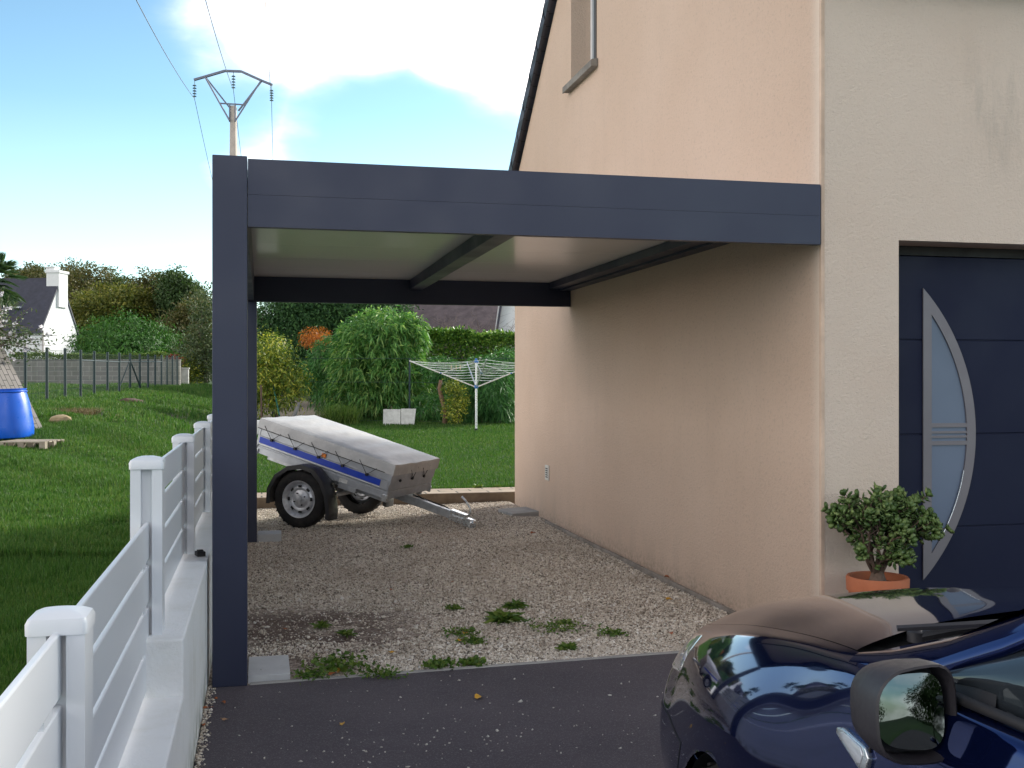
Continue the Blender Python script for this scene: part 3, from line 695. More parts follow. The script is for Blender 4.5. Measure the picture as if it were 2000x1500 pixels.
# tarpaulin: top sheet slightly crowned and a skirt
def sheetpts():
    nx, ny = 34, 20; V = []
    ext = .02
    for i in range(nx+1):
        x = lerp(x0-ext-.01, x1+ext+.012, i/nx)
        for j in range(ny+1):
            y = lerp(-wy-ext, wy+ext, j/ny); e = 1-(2*j/ny-1)**2; ex = 1-(2*i/nx-1)**6
            z = hh+.012+.045*e**.6*ex-.010*math.sin(i*.62)**2*e+.004*math.sin(i*1.9+j)*e
            V.append((x, y, z))
    F = [(i*(ny+1)+j, i*(ny+1)+j+1, (i+1)*(ny+1)+j+1, (i+1)*(ny+1)+j) for i in range(nx) for j in range(ny)]
    ringi = [i*(ny+1) for i in range(nx+1)]+[nx*(ny+1)+j for j in range(1, ny+1)]+[i*(ny+1)+ny for i in range(nx-1, -1, -1)]+[j for j in range(ny-1, 0, -1)]
    n = len(ringi); prev = ringi; c0 = Vector(((x0+x1)/2, 0, 0))
    for lvl, (dz, out_) in enumerate(((.02, .006), (.05, .006), (.085, .008), (.118, .010))):
        cur = []
        for q_i, idx in enumerate(ringi):
            x, y, z = V[idx]; wv = math.sin(q_i*1.15)*.5+math.sin(q_i*2.9+1)*.3
            nx_ = (1 if x > x1 else -1 if x < x0 else 0); ny_ = (1 if y > wy+.01 else -1 if y < -wy-.01 else 0)
            o2 = out_+wv*.004*lvl*.6
            V.append((x+nx_*o2, y+ny_*o2, hh+.012-dz+wv*.006*(lvl == 3))); cur.append(len(V)-1)
        F += [(prev[k], cur[k], cur[(k+1) % n], prev[(k+1) % n]) for k in range(n)]; prev = cur
    return MB().add(V, F)
tl('tarpaulin', sheetpts(), M['tarp'], smooth=True, auto=True)
# shock cord and hooks along the near side and front
cord = MB(); kns = []
yy = -wy-.032
cord.tube([(x0-.03, yy, hh-.098), (x1-.06, yy, hh-.098)], .0042, 6)
for i in range(5):
    xk = x0+.17+i*.305; zk = hh-.185
    cord.tube([(xk-.12, yy-.003, hh-.055), (xk, yy+.006, zk)], .0032, 5).tube([(xk, yy+.006, zk), (xk+.10, yy-.003, hh-.085)], .0032, 5)
    kns.append(MB().tube([(xk, yy+.028, zk), (xk, yy-.006, zk)], .0155, 12))
for j in range(3):
    yk = -.34+j*.30; xf = x1+.035
    if j: cord.tube([(xf+.004, yk-.10, hh-.07), (xf, yk, hh-.175)], .0032, 5).tube([(xf, yk, hh-.175), (xf+.004, yk+.07, hh-.05)], .0032, 5)
    kns.append(MB().tube([(x1+.02, yk, hh-.178), (xf+.006, yk, hh-.178)], .0155, 12))
tl('elastic_cord', cord, M['black'])
for kn in kns: tl('cord_hook', kn, M['black'])
M['amber'] = simple('amber', (.75, .20, .012), .25, 0, .05, 9)
tl('side_reflector', MB().box(.125, .178, -wy-.016, -wy-.0005, .205, .245), M['amber'], bevel=.003)
tl('type_plate', MB().box(.40, .50, -wy-.004, -wy-.0005, .012, .052), simple('plate', (.62, .62, .6), .4, 0, .25, 60))
# chassis, drawbar, coupling (drawbar drops to the gravel)
tl('chassis', MB().bar((x0+.1, -.42, -.03), (x1-.02, -.42, -.03), .05, .055).bar((x0+.1, .42, -.03), (x1-.02, .42, -.03), .05, .055).bar((.45, -.42, -.032), (.45, .42, -.032), .05, .05)
   .box(.40, .62, -wy+.003, -wy+.01, -.055, .0), M['galv'])
db = MB().bar((.15, 0, -.045), (1.58, 0, -.045), .062, .085); tl('drawbar', db, M['galv'], bevel=.004)
vb = MB().bar((.70, .30, -.04), (1.34, .036, -.04), .03, .05); tl('drawbar_brace', vb, M['galv'], bevel=.003)
cp2 = MB().box(1.53, 1.72, -.042, .042, -.10, .012).box(1.70, 1.80, -.036, .036, -.105, -.018).lathe([(.001, -.015), (.03, -.02), (.042, -.05), (.044, -.105), (.038, -.11)], 16, Matrix.Translation((1.80, 0, 0)))
cp2.box(1.56, 1.70, -.052, -.0425, -.062, -.03).box(1.56, 1.68, .0425, .052, -.062, -.03).tube([(1.60, -.055, -.05), (1.60, .055, -.05)], .01, 8).tube([(1.68, -.055, -.05), (1.68, .055, -.05)], .01, 8)
cpo = tl('coupling', cp2, M['zinc'], bevel=.004)
hd = MB().tube([(1.735, 0, .0), (1.745, 0, .045), (1.735, 0, .085), (1.66, 0, .15), (1.60, 0, .178)], [.011, .011, .011, .0125, .013], 8); hd.v = [tuple(TM @ Vector(v)) for v in hd.v]
hd.build('handle', M['zinc'], cpo, smooth=True)
cb = MB(); pts = [(x1+.05+.06*i, .07+.018*math.sin(i*1.9), -.015+.02*math.sin(i*1.3)) for i in range(10)]
cb.tube(pts, .007, 6)
for i in range(26): cb.lathe([(.012, -.003), (.012, .003)], 8, Matrix.Translation((x1+.05+.015*i, .065, -.004)) @ Matrix.Rotation(R(80), 4, 'Y'))
tl('cable', cb, M['black'])
ax = MB().tube([(0, -.60, .287), (0, .60, .287)], .028, 10)
for s in (-1, 1):
    ax.bar((0, s*.42, .30), (0, s*.42, .56), .03, .05, (0, 1, 0)); ax.tube([(-.26, s*.42, .43), (-.13, s*.42, .35), (0, s*.42, .33), (.13, s*.42, .345), (.27, s*.42, .40)], .016, 6)
ax.build('axle', M['galv'], tr)
def tyre_mat():
    t = NT('rubber'); c = t.mix(t.mr(t.noise(9, 5, .7), .4, .8), (.014, .013, .014), (.038, .034, .030)); t.set(Base_Color=c, Roughness=.82, Specular_IOR_Level=.3); return t.m
M['rubber'] = tyre_mat(); M['rimsteel'] = simple('rim_steel', (.58, .59, .62), .36, .6, .2, 25)
def wheel(s, root, r, rr, wd, loc, rimmat, name='wheel', holes=8):
    W = empty(name, loc); W.parent = root
    Rm = Matrix.Rotation(R(90)*(-s), 4, 'X')            # local z -> outward
    Rm = Matrix.Rotation(R(90) if s < 0 else R(-90), 4, 'X')
    h = wd/2
    tp = [(rr-.012, -h*.75), (rr+.005, -h*.9), (r-.055, -h), (r-.022, -h*.93), (r-.006, -h*.74), (r, -h*.4), (r+.001, 0), (r, h*.4), (r-.006, h*.74), (r-.022, h*.93), (r-.055, h), (rr+.005, h*.9), (rr-.012, h*.75)]
    b = MB().lathe(tp, 56, Rm)
    for k in range(56):
        for zz_, w2 in ((-h*.52, h*.3), (h*.52, h*.3)):
            if k % 2: continue
            a = 2*math.pi*k/56; m_ = Rm @ Matrix.Rotation(a, 4, 'Z'); b.box(r-.006, r+.001, -.009, .009, zz_-w2, zz_+w2, m_)
    b.build('tyre', M['rubber'], W, smooth=True, auto=True)
    rb_ = MB(); n = 48; d = h*.78
    rb_.lathe([(rr, d), (rr-.004, d+.008), (rr-.012, d+.004), (rr-.018, d-.01), (rr-.03, d-.018), (rr-.045, d-.045), (rr-.05, d-.05)], n, Rm)
    prof = [(rr-.05, d-.05), (rr-.062, d-.035), (rr-.078, d-.026), (rr-.10, d-.032), (rr-.105, d-.036), (.056, d-.022), (.05, d-.018), (.036, d-.018), (.033, d+.012), (.022, d+.017), (.0, d+.018)]
    rb_.lathe(prof, n, Rm)
    ro = rb_.build('rim', rimmat, W, smooth=True, auto=True)
    for k in range(holes):
        m_ = Rm @ Matrix.Rotation(2*math.pi*k/holes, 4, 'Z'); MB().box(rr-.077, rr-.055, -.019, .019, d-.034, d-.0215, m_).build('rim_hole', M['black'], W)
    for k in range(4):
        m_ = Rm @ Matrix.Rotation(2*math.pi*k/4+.4, 4, 'Z'); MB().lathe([(.008, d-.022), (.008, d-.006), (.0, d-.005)], 6, m_ @ Matrix.Translation((.068, 0, 0))).build('wheel_bolt', M['black'], W)
    return W
wheel(-1, tr, .308, .203, .150, (0, -.665, .31), M['rimsteel']); wheel(1, tr, .308, .203, .150, (0, .665, .31), M['rimsteel'])
def fender(s):
    b = MB(); cy = s*.665; hw = .098; pr = .362; A = [(-.37, .25), (-.36, .40), (-.27, .545), (-.12, .635), (.04, .655), (.18, .615), (.29, .50), (.355, .35), (.375, .18), (.365, .10)]
    from mathutils import geometry
    pts = []
    for i in range(len(A)-1):
        for t in (0, .34, .67): pts.append((lerp(A[i][0], A[i+1][0], t), lerp(A[i][1], A[i+1][1], t)))
    pts.append(A[-1]); pts = [(x*1.05, .30+(z-.29)*1.06) for x, z in pts]; k = len(pts)
    pf = [(-hw, -.045), (-hw, -.004), (-hw+.012, .0), (hw-.012, 0), (hw, -.004), (hw, -.045)]
    V = []
    for x, z in pts:
        d = Vector((x, 0, z-.26)).normalized()
        for u, e in pf: V.append((x+d.x*e, cy+u, z+d.z*e))
    for x, z in pts:
        d = Vector((x, 0, z-.26)).normalized()
        for u, e in pf: V.append((x+d.x*(e-.005), cy+u*.95, z+d.z*(e-.005)))
    n = 6; B = k*n
    F = [(i*n+j, (i+1)*n+j, (i+1)*n+j+1, i*n+j+1) for i in range(k-1) for j in range(n-1)]+[(B+i*n+j, B+i*n+j+1, B+(i+1)*n+j+1, B+(i+1)*n+j) for i in range(k-1) for j in range(n-1)]
    b.add(V, F); return b
M['plastic'] = simple('fender_plastic', (.022, .022, .024), .42, 0, .15, 12)
for s in (-1, 1): fender(s).build('fender', M['plastic'], tr, smooth=True, auto=True)
tail = None and MB().box(x0-.12, x0-.04, -.60, -.38, .02, .11); pass

# ------------------------------------------------------------ car
def carpaint():
    t = NT('car_paint'); t.set(Base_Color=t.mix(t.mr(t.noise(900, 2, .8), .4, .7, 0, .5), (.009, .020, .105), (.012, .027, .14)), Roughness=.055, Metallic=.85, Coat_Weight=.45, Coat_Roughness=.02)
    return t.m
M['paint'] = carpaint()
car = empty('car', (1.962, 2.68, 0), R(90)); tag(car, 'dark blue hatchback car parked on the tarmac facing the garage door', 'car')
ST = [
 (.84, [(.25, .22), (.34, .30), (.39, .42), (.39, .52), (.36, .59), (.33, .63), (.30, .66), (.20, .675), (.10, .68), (0, .682)]),
 (.80, [(.45, .20), (.53, .30), (.57, .42), (.56, .53), (.52, .61), (.47, .665), (.42, .70), (.28, .725), (.14, .735), (0, .74)]),
 (.70, [(.60, .19), (.665, .30), (.69, .42), (.68, .54), (.635, .64), (.57, .715), (.51, .75), (.36, .785), (.18, .797), (0, .80)]),
 (.55, [(.645, .19), (.71, .30), (.728, .42), (.705, .555), (.665, .670), (.615, .738), (.565, .782), (.43, .833), (.21, .852), (0, .858)]),
 (.35, [(.70, .19), (.765, .3), (.782, .42), (.758, .56), (.722, .700), (.660, .785), (.60, .828), (.46, .882), (.23, .903), (0, .910)]),
 (.10, [(.73, .19), (.81, .3), (.828, .42), (.815, .57), (.785, .72), (.71, .835), (.63, .882), (.47, .932), (.24, .951), (0, .956)]),
 (-.2, [(.73, .19), (.815, .3), (.85, .42), (.852, .58), (.83, .745), (.735, .890), (.655, .930), (.48, .976), (.24, .995), (0, 1.0)]),
 (-.45, [(.73, .19), (.815, .3), (.848, .42), (.85, .58), (.835, .76), (.765, .915), (.69, .965), (.50, 1.01), (.25, 1.028), (0, 1.034)]),
 (-.65, [(.73, .19), (.815, .3), (.845, .42), (.85, .58), (.84, .77), (.795, .93), (.725, .985), (.52, 1.01), (.25, 1.028), (0, 1.034)]),
 (-.95, [(.73, .19), (.81, .3), (.84, .42), (.85, .58), (.845, .78), (.82, .94), (.765, .99), (.52, .99), (.25, .99), (0, .99)]),
 (-1.6, [(.73, .19), (.81, .3), (.84, .42), (.85, .58), (.85, .79), (.825, .96), (.77, 1.01), (.52, 1.01), (.25, 1.01), (0, 1.01)]),
 (-2.3, [(.73, .19), (.81, .3), (.84, .42), (.85, .60), (.85, .81), (.815, .98), (.76, 1.03), (.52, 1.03), (.25, 1.03), (0, 1.03)]),
 (-2.8, [(.70, .22), (.78, .32), (.81, .44), (.82, .62), (.81, .83), (.77, 1.0), (.71, 1.05), (.50, 1.05), (.25, 1.05), (0, 1.05)]),
 (-3.08, [(.60, .26), (.68, .34), (.71, .46), (.71, .62), (.69, .83), (.64, 1.0), (.58, 1.05), (.40, 1.05), (.2, 1.05), (0, 1.05)]),
]
SX = np.array([s[0] for s in ST]); SP = np.array([s[1] for s in ST])       # (ns, 10, 2)
def cr_eval(Pt, u):
    """Catmull-Rom on array along axis 0, u in [0, n-1] (array)"""
    n = len(Pt); u = np.clip(np.asarray(u, float), 0, n-1-1e-9); i = np.floor(u).astype(int); t = u-i
    g = lambda k: Pt[np.clip(k, 0, n-1)]
    p0, p1, p2, p3 = g(i-1), g(i), g(i+1), g(i+2); t = t.reshape(t.shape+(1,)*(Pt.ndim-1))
    return .5*((2*p1)+(-p0+p2)*t+(2*p0-5*p1+4*p2-p3)*t**2+(-p0+3*p1-3*p2+p3)*t**3)
def x_to_u(x):   # invert station x
    uu = np.linspace(0, len(SX)-1, 2000); xx = cr_eval(SX, uu); return np.interp(-np.asarray(x), -xx, uu)
XT = np.linspace(SX[0], SX[-1], 393)                     # station table resampled every cm and faired
_pt = cr_eval(SP, x_to_u(XT)); _kr = np.exp(-.5*(np.arange(-18, 19)/6.0)**2); _kr /= _kr.sum()
_pad = np.concatenate([2*_pt[:1]-_pt[18:0:-1], _pt, 2*_pt[-1:]-_pt[-2:-20:-1]])
PTAB = sum(_kr[i]*_pad[i:i+len(_pt)] for i in range(37))
def surf(u, v):
    """u,v 1-D arrays -> grid (nu,nv,3) y>=0 half"""
    fx = (SX[0]-cr_eval(SX, u))/(SX[0]-SX[-1])*(len(XT)-1); prof = cr_eval(PTAB, fx)                                   # nu,10,2
    pv = cr_eval(np.swapaxes(prof, 0, 1), v)                # nv,nu,2
    X = np.repeat(cr_eval(SX, u)[:, None], len(v), 1)
    return np.stack([X, pv[..., 0].T, pv[..., 1].T], -1)
WXc, WRc, WX2 = -.10, .318, -2.60
def gridmesh(Gp, mirror=1):
    nu, nv = Gp.shape[:2]; V = Gp.reshape(-1, 3).copy(); V[:, 1] *= mirror
    i = np.arange((nu-1)*(nv-1)); r = i//(nv-1); c = i % (nv-1); a = r*nv+c
    F = np.stack([a, a+1, a+nv+1, a+nv], 1)
    if mirror < 0: F = F[:, ::-1]
    return V, F
def solid(o, th, off=-1):
    md = o.modifiers.new('solidify', 'SOLIDIFY'); md.thickness = th; md.offset = off; return o
def wheelcut(V, F):
    keep = np.ones(len(F), bool)
    for cx_ in (WXc, WX2):
        dx, dz = V[:, 0]-cx_, V[:, 2]-.276; r = np.hypot(dx, dz); ins = r < WRc
        keep &= ~ins[F].all(1)
    F = F[keep]; used = np.zeros(len(V), bool); used[F.ravel()] = True
    for cx_ in (WXc, WX2):
        dx, dz = V[:, 0]-cx_, V[:, 2]-.276; r = np.hypot(dx, dz); ins = (r < WRc) & used
        V[ins, 0] = cx_+dx[ins]/r[ins]*WRc; V[ins, 2] = .276+dz[ins]/r[ins]*WRc
    return V, F
VE = 5.93                                            # shut line between fender and bonnet
bothV, bothF, b0 = [], [], 0
uf = np.linspace(0, x_to_u(-.63), 90); ub = np.linspace(x_to_u(-.63), len(SX)-1, 130)[1:]
u_all = np.concatenate([uf, ub]); vv = np.linspace(0, VE, 60)
for s in (1, -1):
    V, F = gridmesh(surf(u_all, vv), s); V, F = wheelcut(V, F)
    bothV.append(V); bothF.append(F+b0); b0 += len(V)
# deck under the cabin and nose/tail closures
for s in (1, -1):
    V, F = gridmesh(surf(ub, np.linspace(VE, 9, 12)), s); bothV.append(V); bothF.append(F+b0); b0 += len(V)
for ue, flip in ((0, 1), (len(SX)-1, -1)):
    pr = surf(np.array([ue]), np.linspace(0, 9 if ue else 9, 40))[0]; pm = pr.copy(); pm[:, 1] *= -1
    V = np.concatenate([pr, pm]); 
    if ue == 0: V[:, 0] += 0.0
    n = 40; F = np.array([[i, i+1, n+i+1, n+i] for i in range(n-1)])
    bothV.append(V); bothF.append(F+b0); b0 += len(V)
body = mesh_np('body', np.concatenate(bothV), np.concatenate(bothF), M['paint'], car, True)
bm = bmesh.new(); bm.from_mesh(body.data); bmesh.ops.remove_doubles(bm, verts=bm.verts, dist=.0004); bmesh.ops.recalc_face_normals(bm, faces=bm.faces); bm.to_mesh(body.data); bm.free()
body.data.set_sharp_from_angle(angle=R(40))
# bonnet
ubn = np.linspace(.10, 1, 60); vb_ = np.linspace(VE+.04, 9, 30); xr = np.interp(vb_, [VE, 7, 9], [-.575, -.525, -.50])
Gb = np.zeros((60, 30, 3))
for j, v in enumerate(vb_):
    xs_ = np.linspace(.795, xr[j], 60); Gb[:, j] = surf(x_to_u(xs_), np.array([v]))[:, 0]
Vl, Fl = gridmesh(Gb, 1); Vr, Fr_ = gridmesh(Gb, -1)
bonnet = mesh_np('bonnet', np.concatenate([Vl, Vr]), np.concatenate([Fl, Fr_+len(Vl)]), M['paint'], car, True)
bm = bmesh.new(); bm.from_mesh(bonnet.data); bmesh.ops.remove_doubles(bm, verts=bm.verts, dist=.0004); bmesh.ops.recalc_face_normals(bm, faces=bm.faces)
if sum(f.normal.z for f in bm.faces) < 0: bmesh.ops.reverse_faces(bm, faces=bm.faces)
bm.to_mesh(bonnet.data); bm.free(); bonnet.location.z = -.0015
M['gap'] = simple('rubber_seal', (.008, .008, .009), .8)
# dark tray below the bonnet, under its shut lines
Gt = surf(np.linspace(.3, x_to_u(-.64), 50), np.linspace(VE-.25, 9, 20)); Gt[..., 2] -= .03+.0*Gt[..., 0]; Gt[:, 0, 2] -= .02
Vl, Fl = gridmesh(Gt, 1); Vr, Fr_ = gridmesh(Gt, -1)
tray = mesh_np('engine_bay', np.concatenate([Vl, Vr]), np.concatenate([Fl, Fr_+len(Vl)]), M['gap'], car, True)
# windscreen, glasshouse
def sheetgrid(rows, mirror=False):
    A = np.array(rows, float); return gridmesh(A, -1 if mirror else 1)
def gh(x):   # glasshouse outline: (y_belt, z_belt, y_top, z_top)
    return None
belt = [(-.60, .735, .985), (-.95, .768, .995), (-1.6, .775, 1.015), (-2.3, .765, 1.035), (-2.75, .72, 1.05)]
rail = [(-.60, .735, .985), (-1.02, .665, 1.215), (-1.42, .600, 1.405), (-1.9, .585, 1.455), (-2.35, .565, 1.44), (-2.72, .53, 1.38)]
ws = []
for i in range(17):
    t = i/16; row = []
    for j in range(21):
        s = j/20*2-1
        y = lerp(.735, .60, t)*s; bul = (1-s*s)
        x = lerp(-.74, -1.60, t)+bul*lerp(.16, .10, t); z = lerp(.985, 1.412, t)+bul*lerp(.015, .045, t)+.02*math.sin(math.pi*t)
        row.append((x, y, z))
    ws.append(row)
V, F = sheetgrid(ws); wsc = mesh_np('windscreen', V, F, M['glass_dark'], car, True)
M['mirror_glass'] = NT('mirror_glass').set(Base_Color=(.10, .12, .125), Metallic=1.0, Roughness=.02).m
rr_ = []
for i, t in enumerate(np.linspace(0, 1, 20)):
    x = lerp(-1.58, -2.75, t); row = []
    for s in np.linspace(-1, 1, 21):
        yr = np.interp(-x, [1.40, 1.9, 2.35, 2.75], [.605, .59, .57, .53]); zr = np.interp(-x, [1.40, 1.9, 2.35, 2.75], [1.395, 1.452, 1.44, 1.375])
        row.append((x+(1-s*s)*.10*(1-t), yr*s, zr+(1-s*s)*.055))
    rr_.append(row)
V, F = sheetgrid(rr_); solid(mesh_np('roof', V, F, M['paint'], car, True), .02, 0)
for s in (1, -1):
    sg = []
    for xb, yb_, zb_, xt, yt, zt in ((-.90, .752, 1.000, -.92, .742, 1.02), (-1.1, .762, 1.005, -1.16, .690, 1.14), (-1.45, .768, 1.014, -1.58, .602, 1.36), (-1.9, .766, 1.025, -1.9, .585, 1.43), (-2.35, .757, 1.038, -2.32, .568, 1.415), (-2.7, .72, 1.05, -2.6, .55, 1.33)):
        sg.append([(lerp(xb, xt, t), s*(lerp(yb_, yt, t)+.02*math.sin(math.pi*t)), lerp(zb_, zt, t)) for t in np.linspace(0, 1, 9)])
    V, F = sheetgrid(sg); mesh_np('side_window', V, F, M['glass_dark'], car, True)
    # A pillar / roof rail: broad painted strip
    pl = [(-.62, .748, .958, .06), (-.74, .742, .985, .08), (-.90, .728, 1.040, .095), (-1.06, .700, 1.118, .095), (-1.25, .663, 1.225, .085), (-1.48, .622, 1.345, .072), (-1.62, .604, 1.400, .062), (-1.9, .592, 1.448, .055), (-2.35, .572, 1.435, .055), (-2.75, .53, 1.37, .06)]
    b = MB(); rings = []
    for x, y, z, ww in pl:
        h = ww/2; c_ = Vector((x, s*y, z)); o_ = Vector((0, s*.78, .62)); a_ = Vector((0, s*.62, -.78))
        rings.append([c_+o_*(.016*math.cos(th))*1.0+a_*(h*math.sin(th)) for th in np.linspace(0, 2*math.pi, 12, endpoint=False)])
    n = 12; b.add([p for r_ in rings for p in r_], [(i*n+k, i*n+(k+1) % n, (i+1)*n+(k+1) % n, (i+1)*n+k) for i in range(len(rings)-1) for k in range(n)])
    b.build('roof_pillar', M['paint'], car, smooth=True)
    # waist seal
    MB().tube([(-.92, s*.778, 1.000), (-1.05, s*.784, 1.003), (-1.6, s*.79, 1.020), (-2.3, s*.78, 1.042), (-2.7, s*.735, 1.055)], .010, 8).build('waist_seal', M['black'], car, smooth=True)
    # door pillars
    MB().bar((-1.72, s*.772, 1.01), (-1.76, s*.603, 1.43), .012, .085, (1, 0, 0)).build('door_pillar', M['black'], car)
    # shut lines of doors
    for xd in (-.86, -1.74, -2.45):
        pts = surf(x_to_u(np.array([xd])), np.linspace(.6, 5.7, 30))[0]; pts[:, 1] *= s
        pts[:, 0] += np.linspace(.0, .05, 30)*(xd > -1)
        MB().tube([tuple(p) for p in pts], .0028, 4).build('shut_line', M['gap'], car)
# rear window
rw = [[(lerp(-2.72, -3.0, t)-.03*(1-s*s), lerp(.53, .60, t)*s, lerp(1.38, 1.06, t)) for s in np.linspace(-1, 1, 11)] for t in np.linspace(0, 1, 7)]
V, F = sheetgrid(rw); mesh_np('rear_window', V, F, M['glass_dark'], car, True)
# cowl grille and wipers
cw = [[(lerp(-.47, -.66, t), .73*s, .955+.02*t+(1-s*s)*.012) for s in np.linspace(-1, 1, 15)] for t in np.linspace(0, 1, 4)]
V, F = sheetgrid(cw); mesh_np('cowl', V, F, M['gap'], car, True)
M['wiper'] = simple('wiper_plastic', (.035, .035, .04), .4)
for yy_, ln in ((.56, .52), (-.02, .44)):
    b = MB(); b.tube([(-.56, yy_, .995), (-.585, yy_-.07, 1.012), (-.62, yy_-.16, 1.026), (-.645, yy_-.30, 1.034)], [.014, .015, .011, .008], 8)
    b.tube([(-.575, yy_+.06, 1.018), (-.65, yy_-.10, 1.036), (-.665, yy_-ln+.06, 1.044)], .0075, 6)
    b.lathe([(.02, -.01), (.02, .012), (.012, .02), (0, .021)], 14, Matrix.Translation((-.555, yy_, .992)))
    b.build('wiper', M['wiper'], car, smooth=True, auto=True)
# washer nozzle on the bonnet
for yy_ in (.06,):
    MB().lathe([(.017, 0), (.016, .006), (.009, .010), (0, .011)], 14, Matrix.Translation((.02, yy_, .962)) @ Matrix.Scale(1.4, 4, (0, 1, 0))).build('washer_nozzle', M['wiper'], car, smooth=True)
# headlights, bumper line, grille
def patch(name, ua, ub_, va, vb2, m, s, off=.003, n=20, mm=16):
    Gp = surf(np.linspace(ua, ub_, n), np.linspace(va, vb2, mm))
    du = np.gradient(Gp, axis=0); dv = np.gradient(Gp, axis=1); nn = np.cross(du, dv); nn /= np.linalg.norm(nn, axis=-1, keepdims=True)
    if nn[..., 1].mean() < 0 and Gp[..., 1].mean() > .2: nn = -nn
    e = np.ones((n, mm)); e[0] = e[-1] = 0; e[:, 0] = e[:, -1] = 0
    Gp = Gp+nn*(off*e-.001*(1-e))[..., None]
    V, F = gridmesh(Gp, s); return mesh_np(name, V, F, m, car, True)
M['lamp'] = NT('lamp_lens').set(Base_Color=(.55, .58, .62), Roughness=.06, Metallic=.5, Coat_Weight=1.0).m
for s in (1, -1):
    hlp = patch('headlight', .25, 3.35, 3.7, 5.25, M['lamp'], s, .004)
    MB().tube([tuple(np.array(p)*[1, s, 1]) for p in surf(np.linspace(.2, x_to_u(.235), 30), np.array([2.7]))[:, 0]], .0026, 4).build('bumper_seam', M['gap'], car)
    pp = surf(np.array([x_to_u(.235)]), np.linspace(1.2, 2.7, 14))[0]*[1, s, 1]; MB().tube([tuple(p) for p in pp], .0026, 4).build('bumper_seam', M['gap'], car)
# side repeater: chrome-edged clear lens
for s in (1, -1):
    xc, zc = -.77, .838
    def onside(x, z):
        p = surf(x_to_u(np.array([x])), np.linspace(2.5, 6, 200))[0]; k = np.argmin(abs(p[:, 2]-z)); return Vector((x, s*p[k, 1], p[k, 2]))
    shp = [(.085, .020), (.055, .030), (-.055, .018), (-.075, .002), (-.066, -.030), (-.042, -.036), (.045, -.006), (.082, .006)]
    def rep(sc_, off, name, m, bev):
        b = MB(); P_ = [onside(xc+x*sc_, zc+z*sc_) for x, z in shp]; k = len(P_)
        top = [p+Vector((0, s*off, off*.25)) for p in P_]; b.add([p-Vector((0, s*.004, 0)) for p in P_]+top, [tuple(range(k, 2*k))]+[(i, (i+1) % k, k+(i+1) % k, k+i) for i in range(k)])
        return b.build(name, m, car, smooth=True, bevel=bev, seg=3)
    rep(.85, .010, 'side_indicator', M['zinc'], .004)
    rep(.62, .0125, 'indicator_lens', M['lamp'], .002)
# door mirror
def mirror(s):
    Mx = Matrix.Translation((-1.00, s*.876, .984)) @ Matrix.Rotation(s*R(-2), 4, 'Z') @ Matrix.Rotation(R(3), 4, 'Y')
    def sec(x, hy, hz, cy=0, cz=0, n=28, p=3.2):
        return [Mx @ Vector((x, s*(cy+hy*math.copysign(abs(math.cos(a))**(2/p), math.cos(a))), (cz+hz*math.copysign(abs(math.sin(a))**(2/p), math.sin(a)))*(1-.20*(math.cos(a)+.3)*(1 if math.sin(a) > 0 else .35)))) for a in np.linspace(0, 2*math.pi, n, endpoint=False)]
    S = [(.118, .004, .004), (.115, .024, .030), (.102, .046, .054), (.072, .064, .074), (.025, .074, .084), (-.015, .0765, .0865), (-.038, .076, .086), (-.041, .072, .082), (-.030, .0695, .079), (.012, .067, .076)]
    n = 28; V = [p for x, a, b in S for p in sec(x, a, b)]
    b = MB().add(V, [(i*n+k, i*n+(k+1) % n, (i+1)*n+(k+1) % n, (i+1)*n+k) for i in range(len(S)-1) for k in range(n)]+[tuple(range(n))])
    mo = b.build('mirror', M['mirror_shell'], car, smooth=True, auto=True)
    b = MB(); b.add(sec(.010, .0675, .0765), [tuple(range(n))]); b.build('mirror_frame', M['black'], mo)
    b = MB(); Mx = Mx @ Matrix.Rotation(s*R(-17), 4, 'Z') @ Matrix.Rotation(R(5.5), 4, 'Y'); rg_ = [sec(-.016+(t*.062)**2/(2*.9), .058*t, .066*t, -.004) for t in (.02, .2, .4, .6, .8, 1)]; b.add([p for r_ in rg_ for p in r_], [(i*n+k, i*n+(k+1) % n, (i+1)*n+(k+1) % n, (i+1)*n+k) for i in range(5) for k in range(n)]+[tuple(range(n))]); b.build('mirror_glass', M['mirror_glass'], mo, smooth=True)
    b = MB(); A = Vector((-.93, s*.77, .97)); B = Mx @ Vector((.02, -s*.05, -.05))
    b.tube([A, lerp(A, B, .5)+Vector((0, 0, -.006)), B], [.035, .026, .03], 12); b.build('mirror_arm', M['mirror_shell'], mo, smooth=True)
M['mirror_shell'] = simple('mirror_shell', (.026, .024, .029), .42, 0, .05, 20, .25, 1200)
mirror(1); mirror(-1)
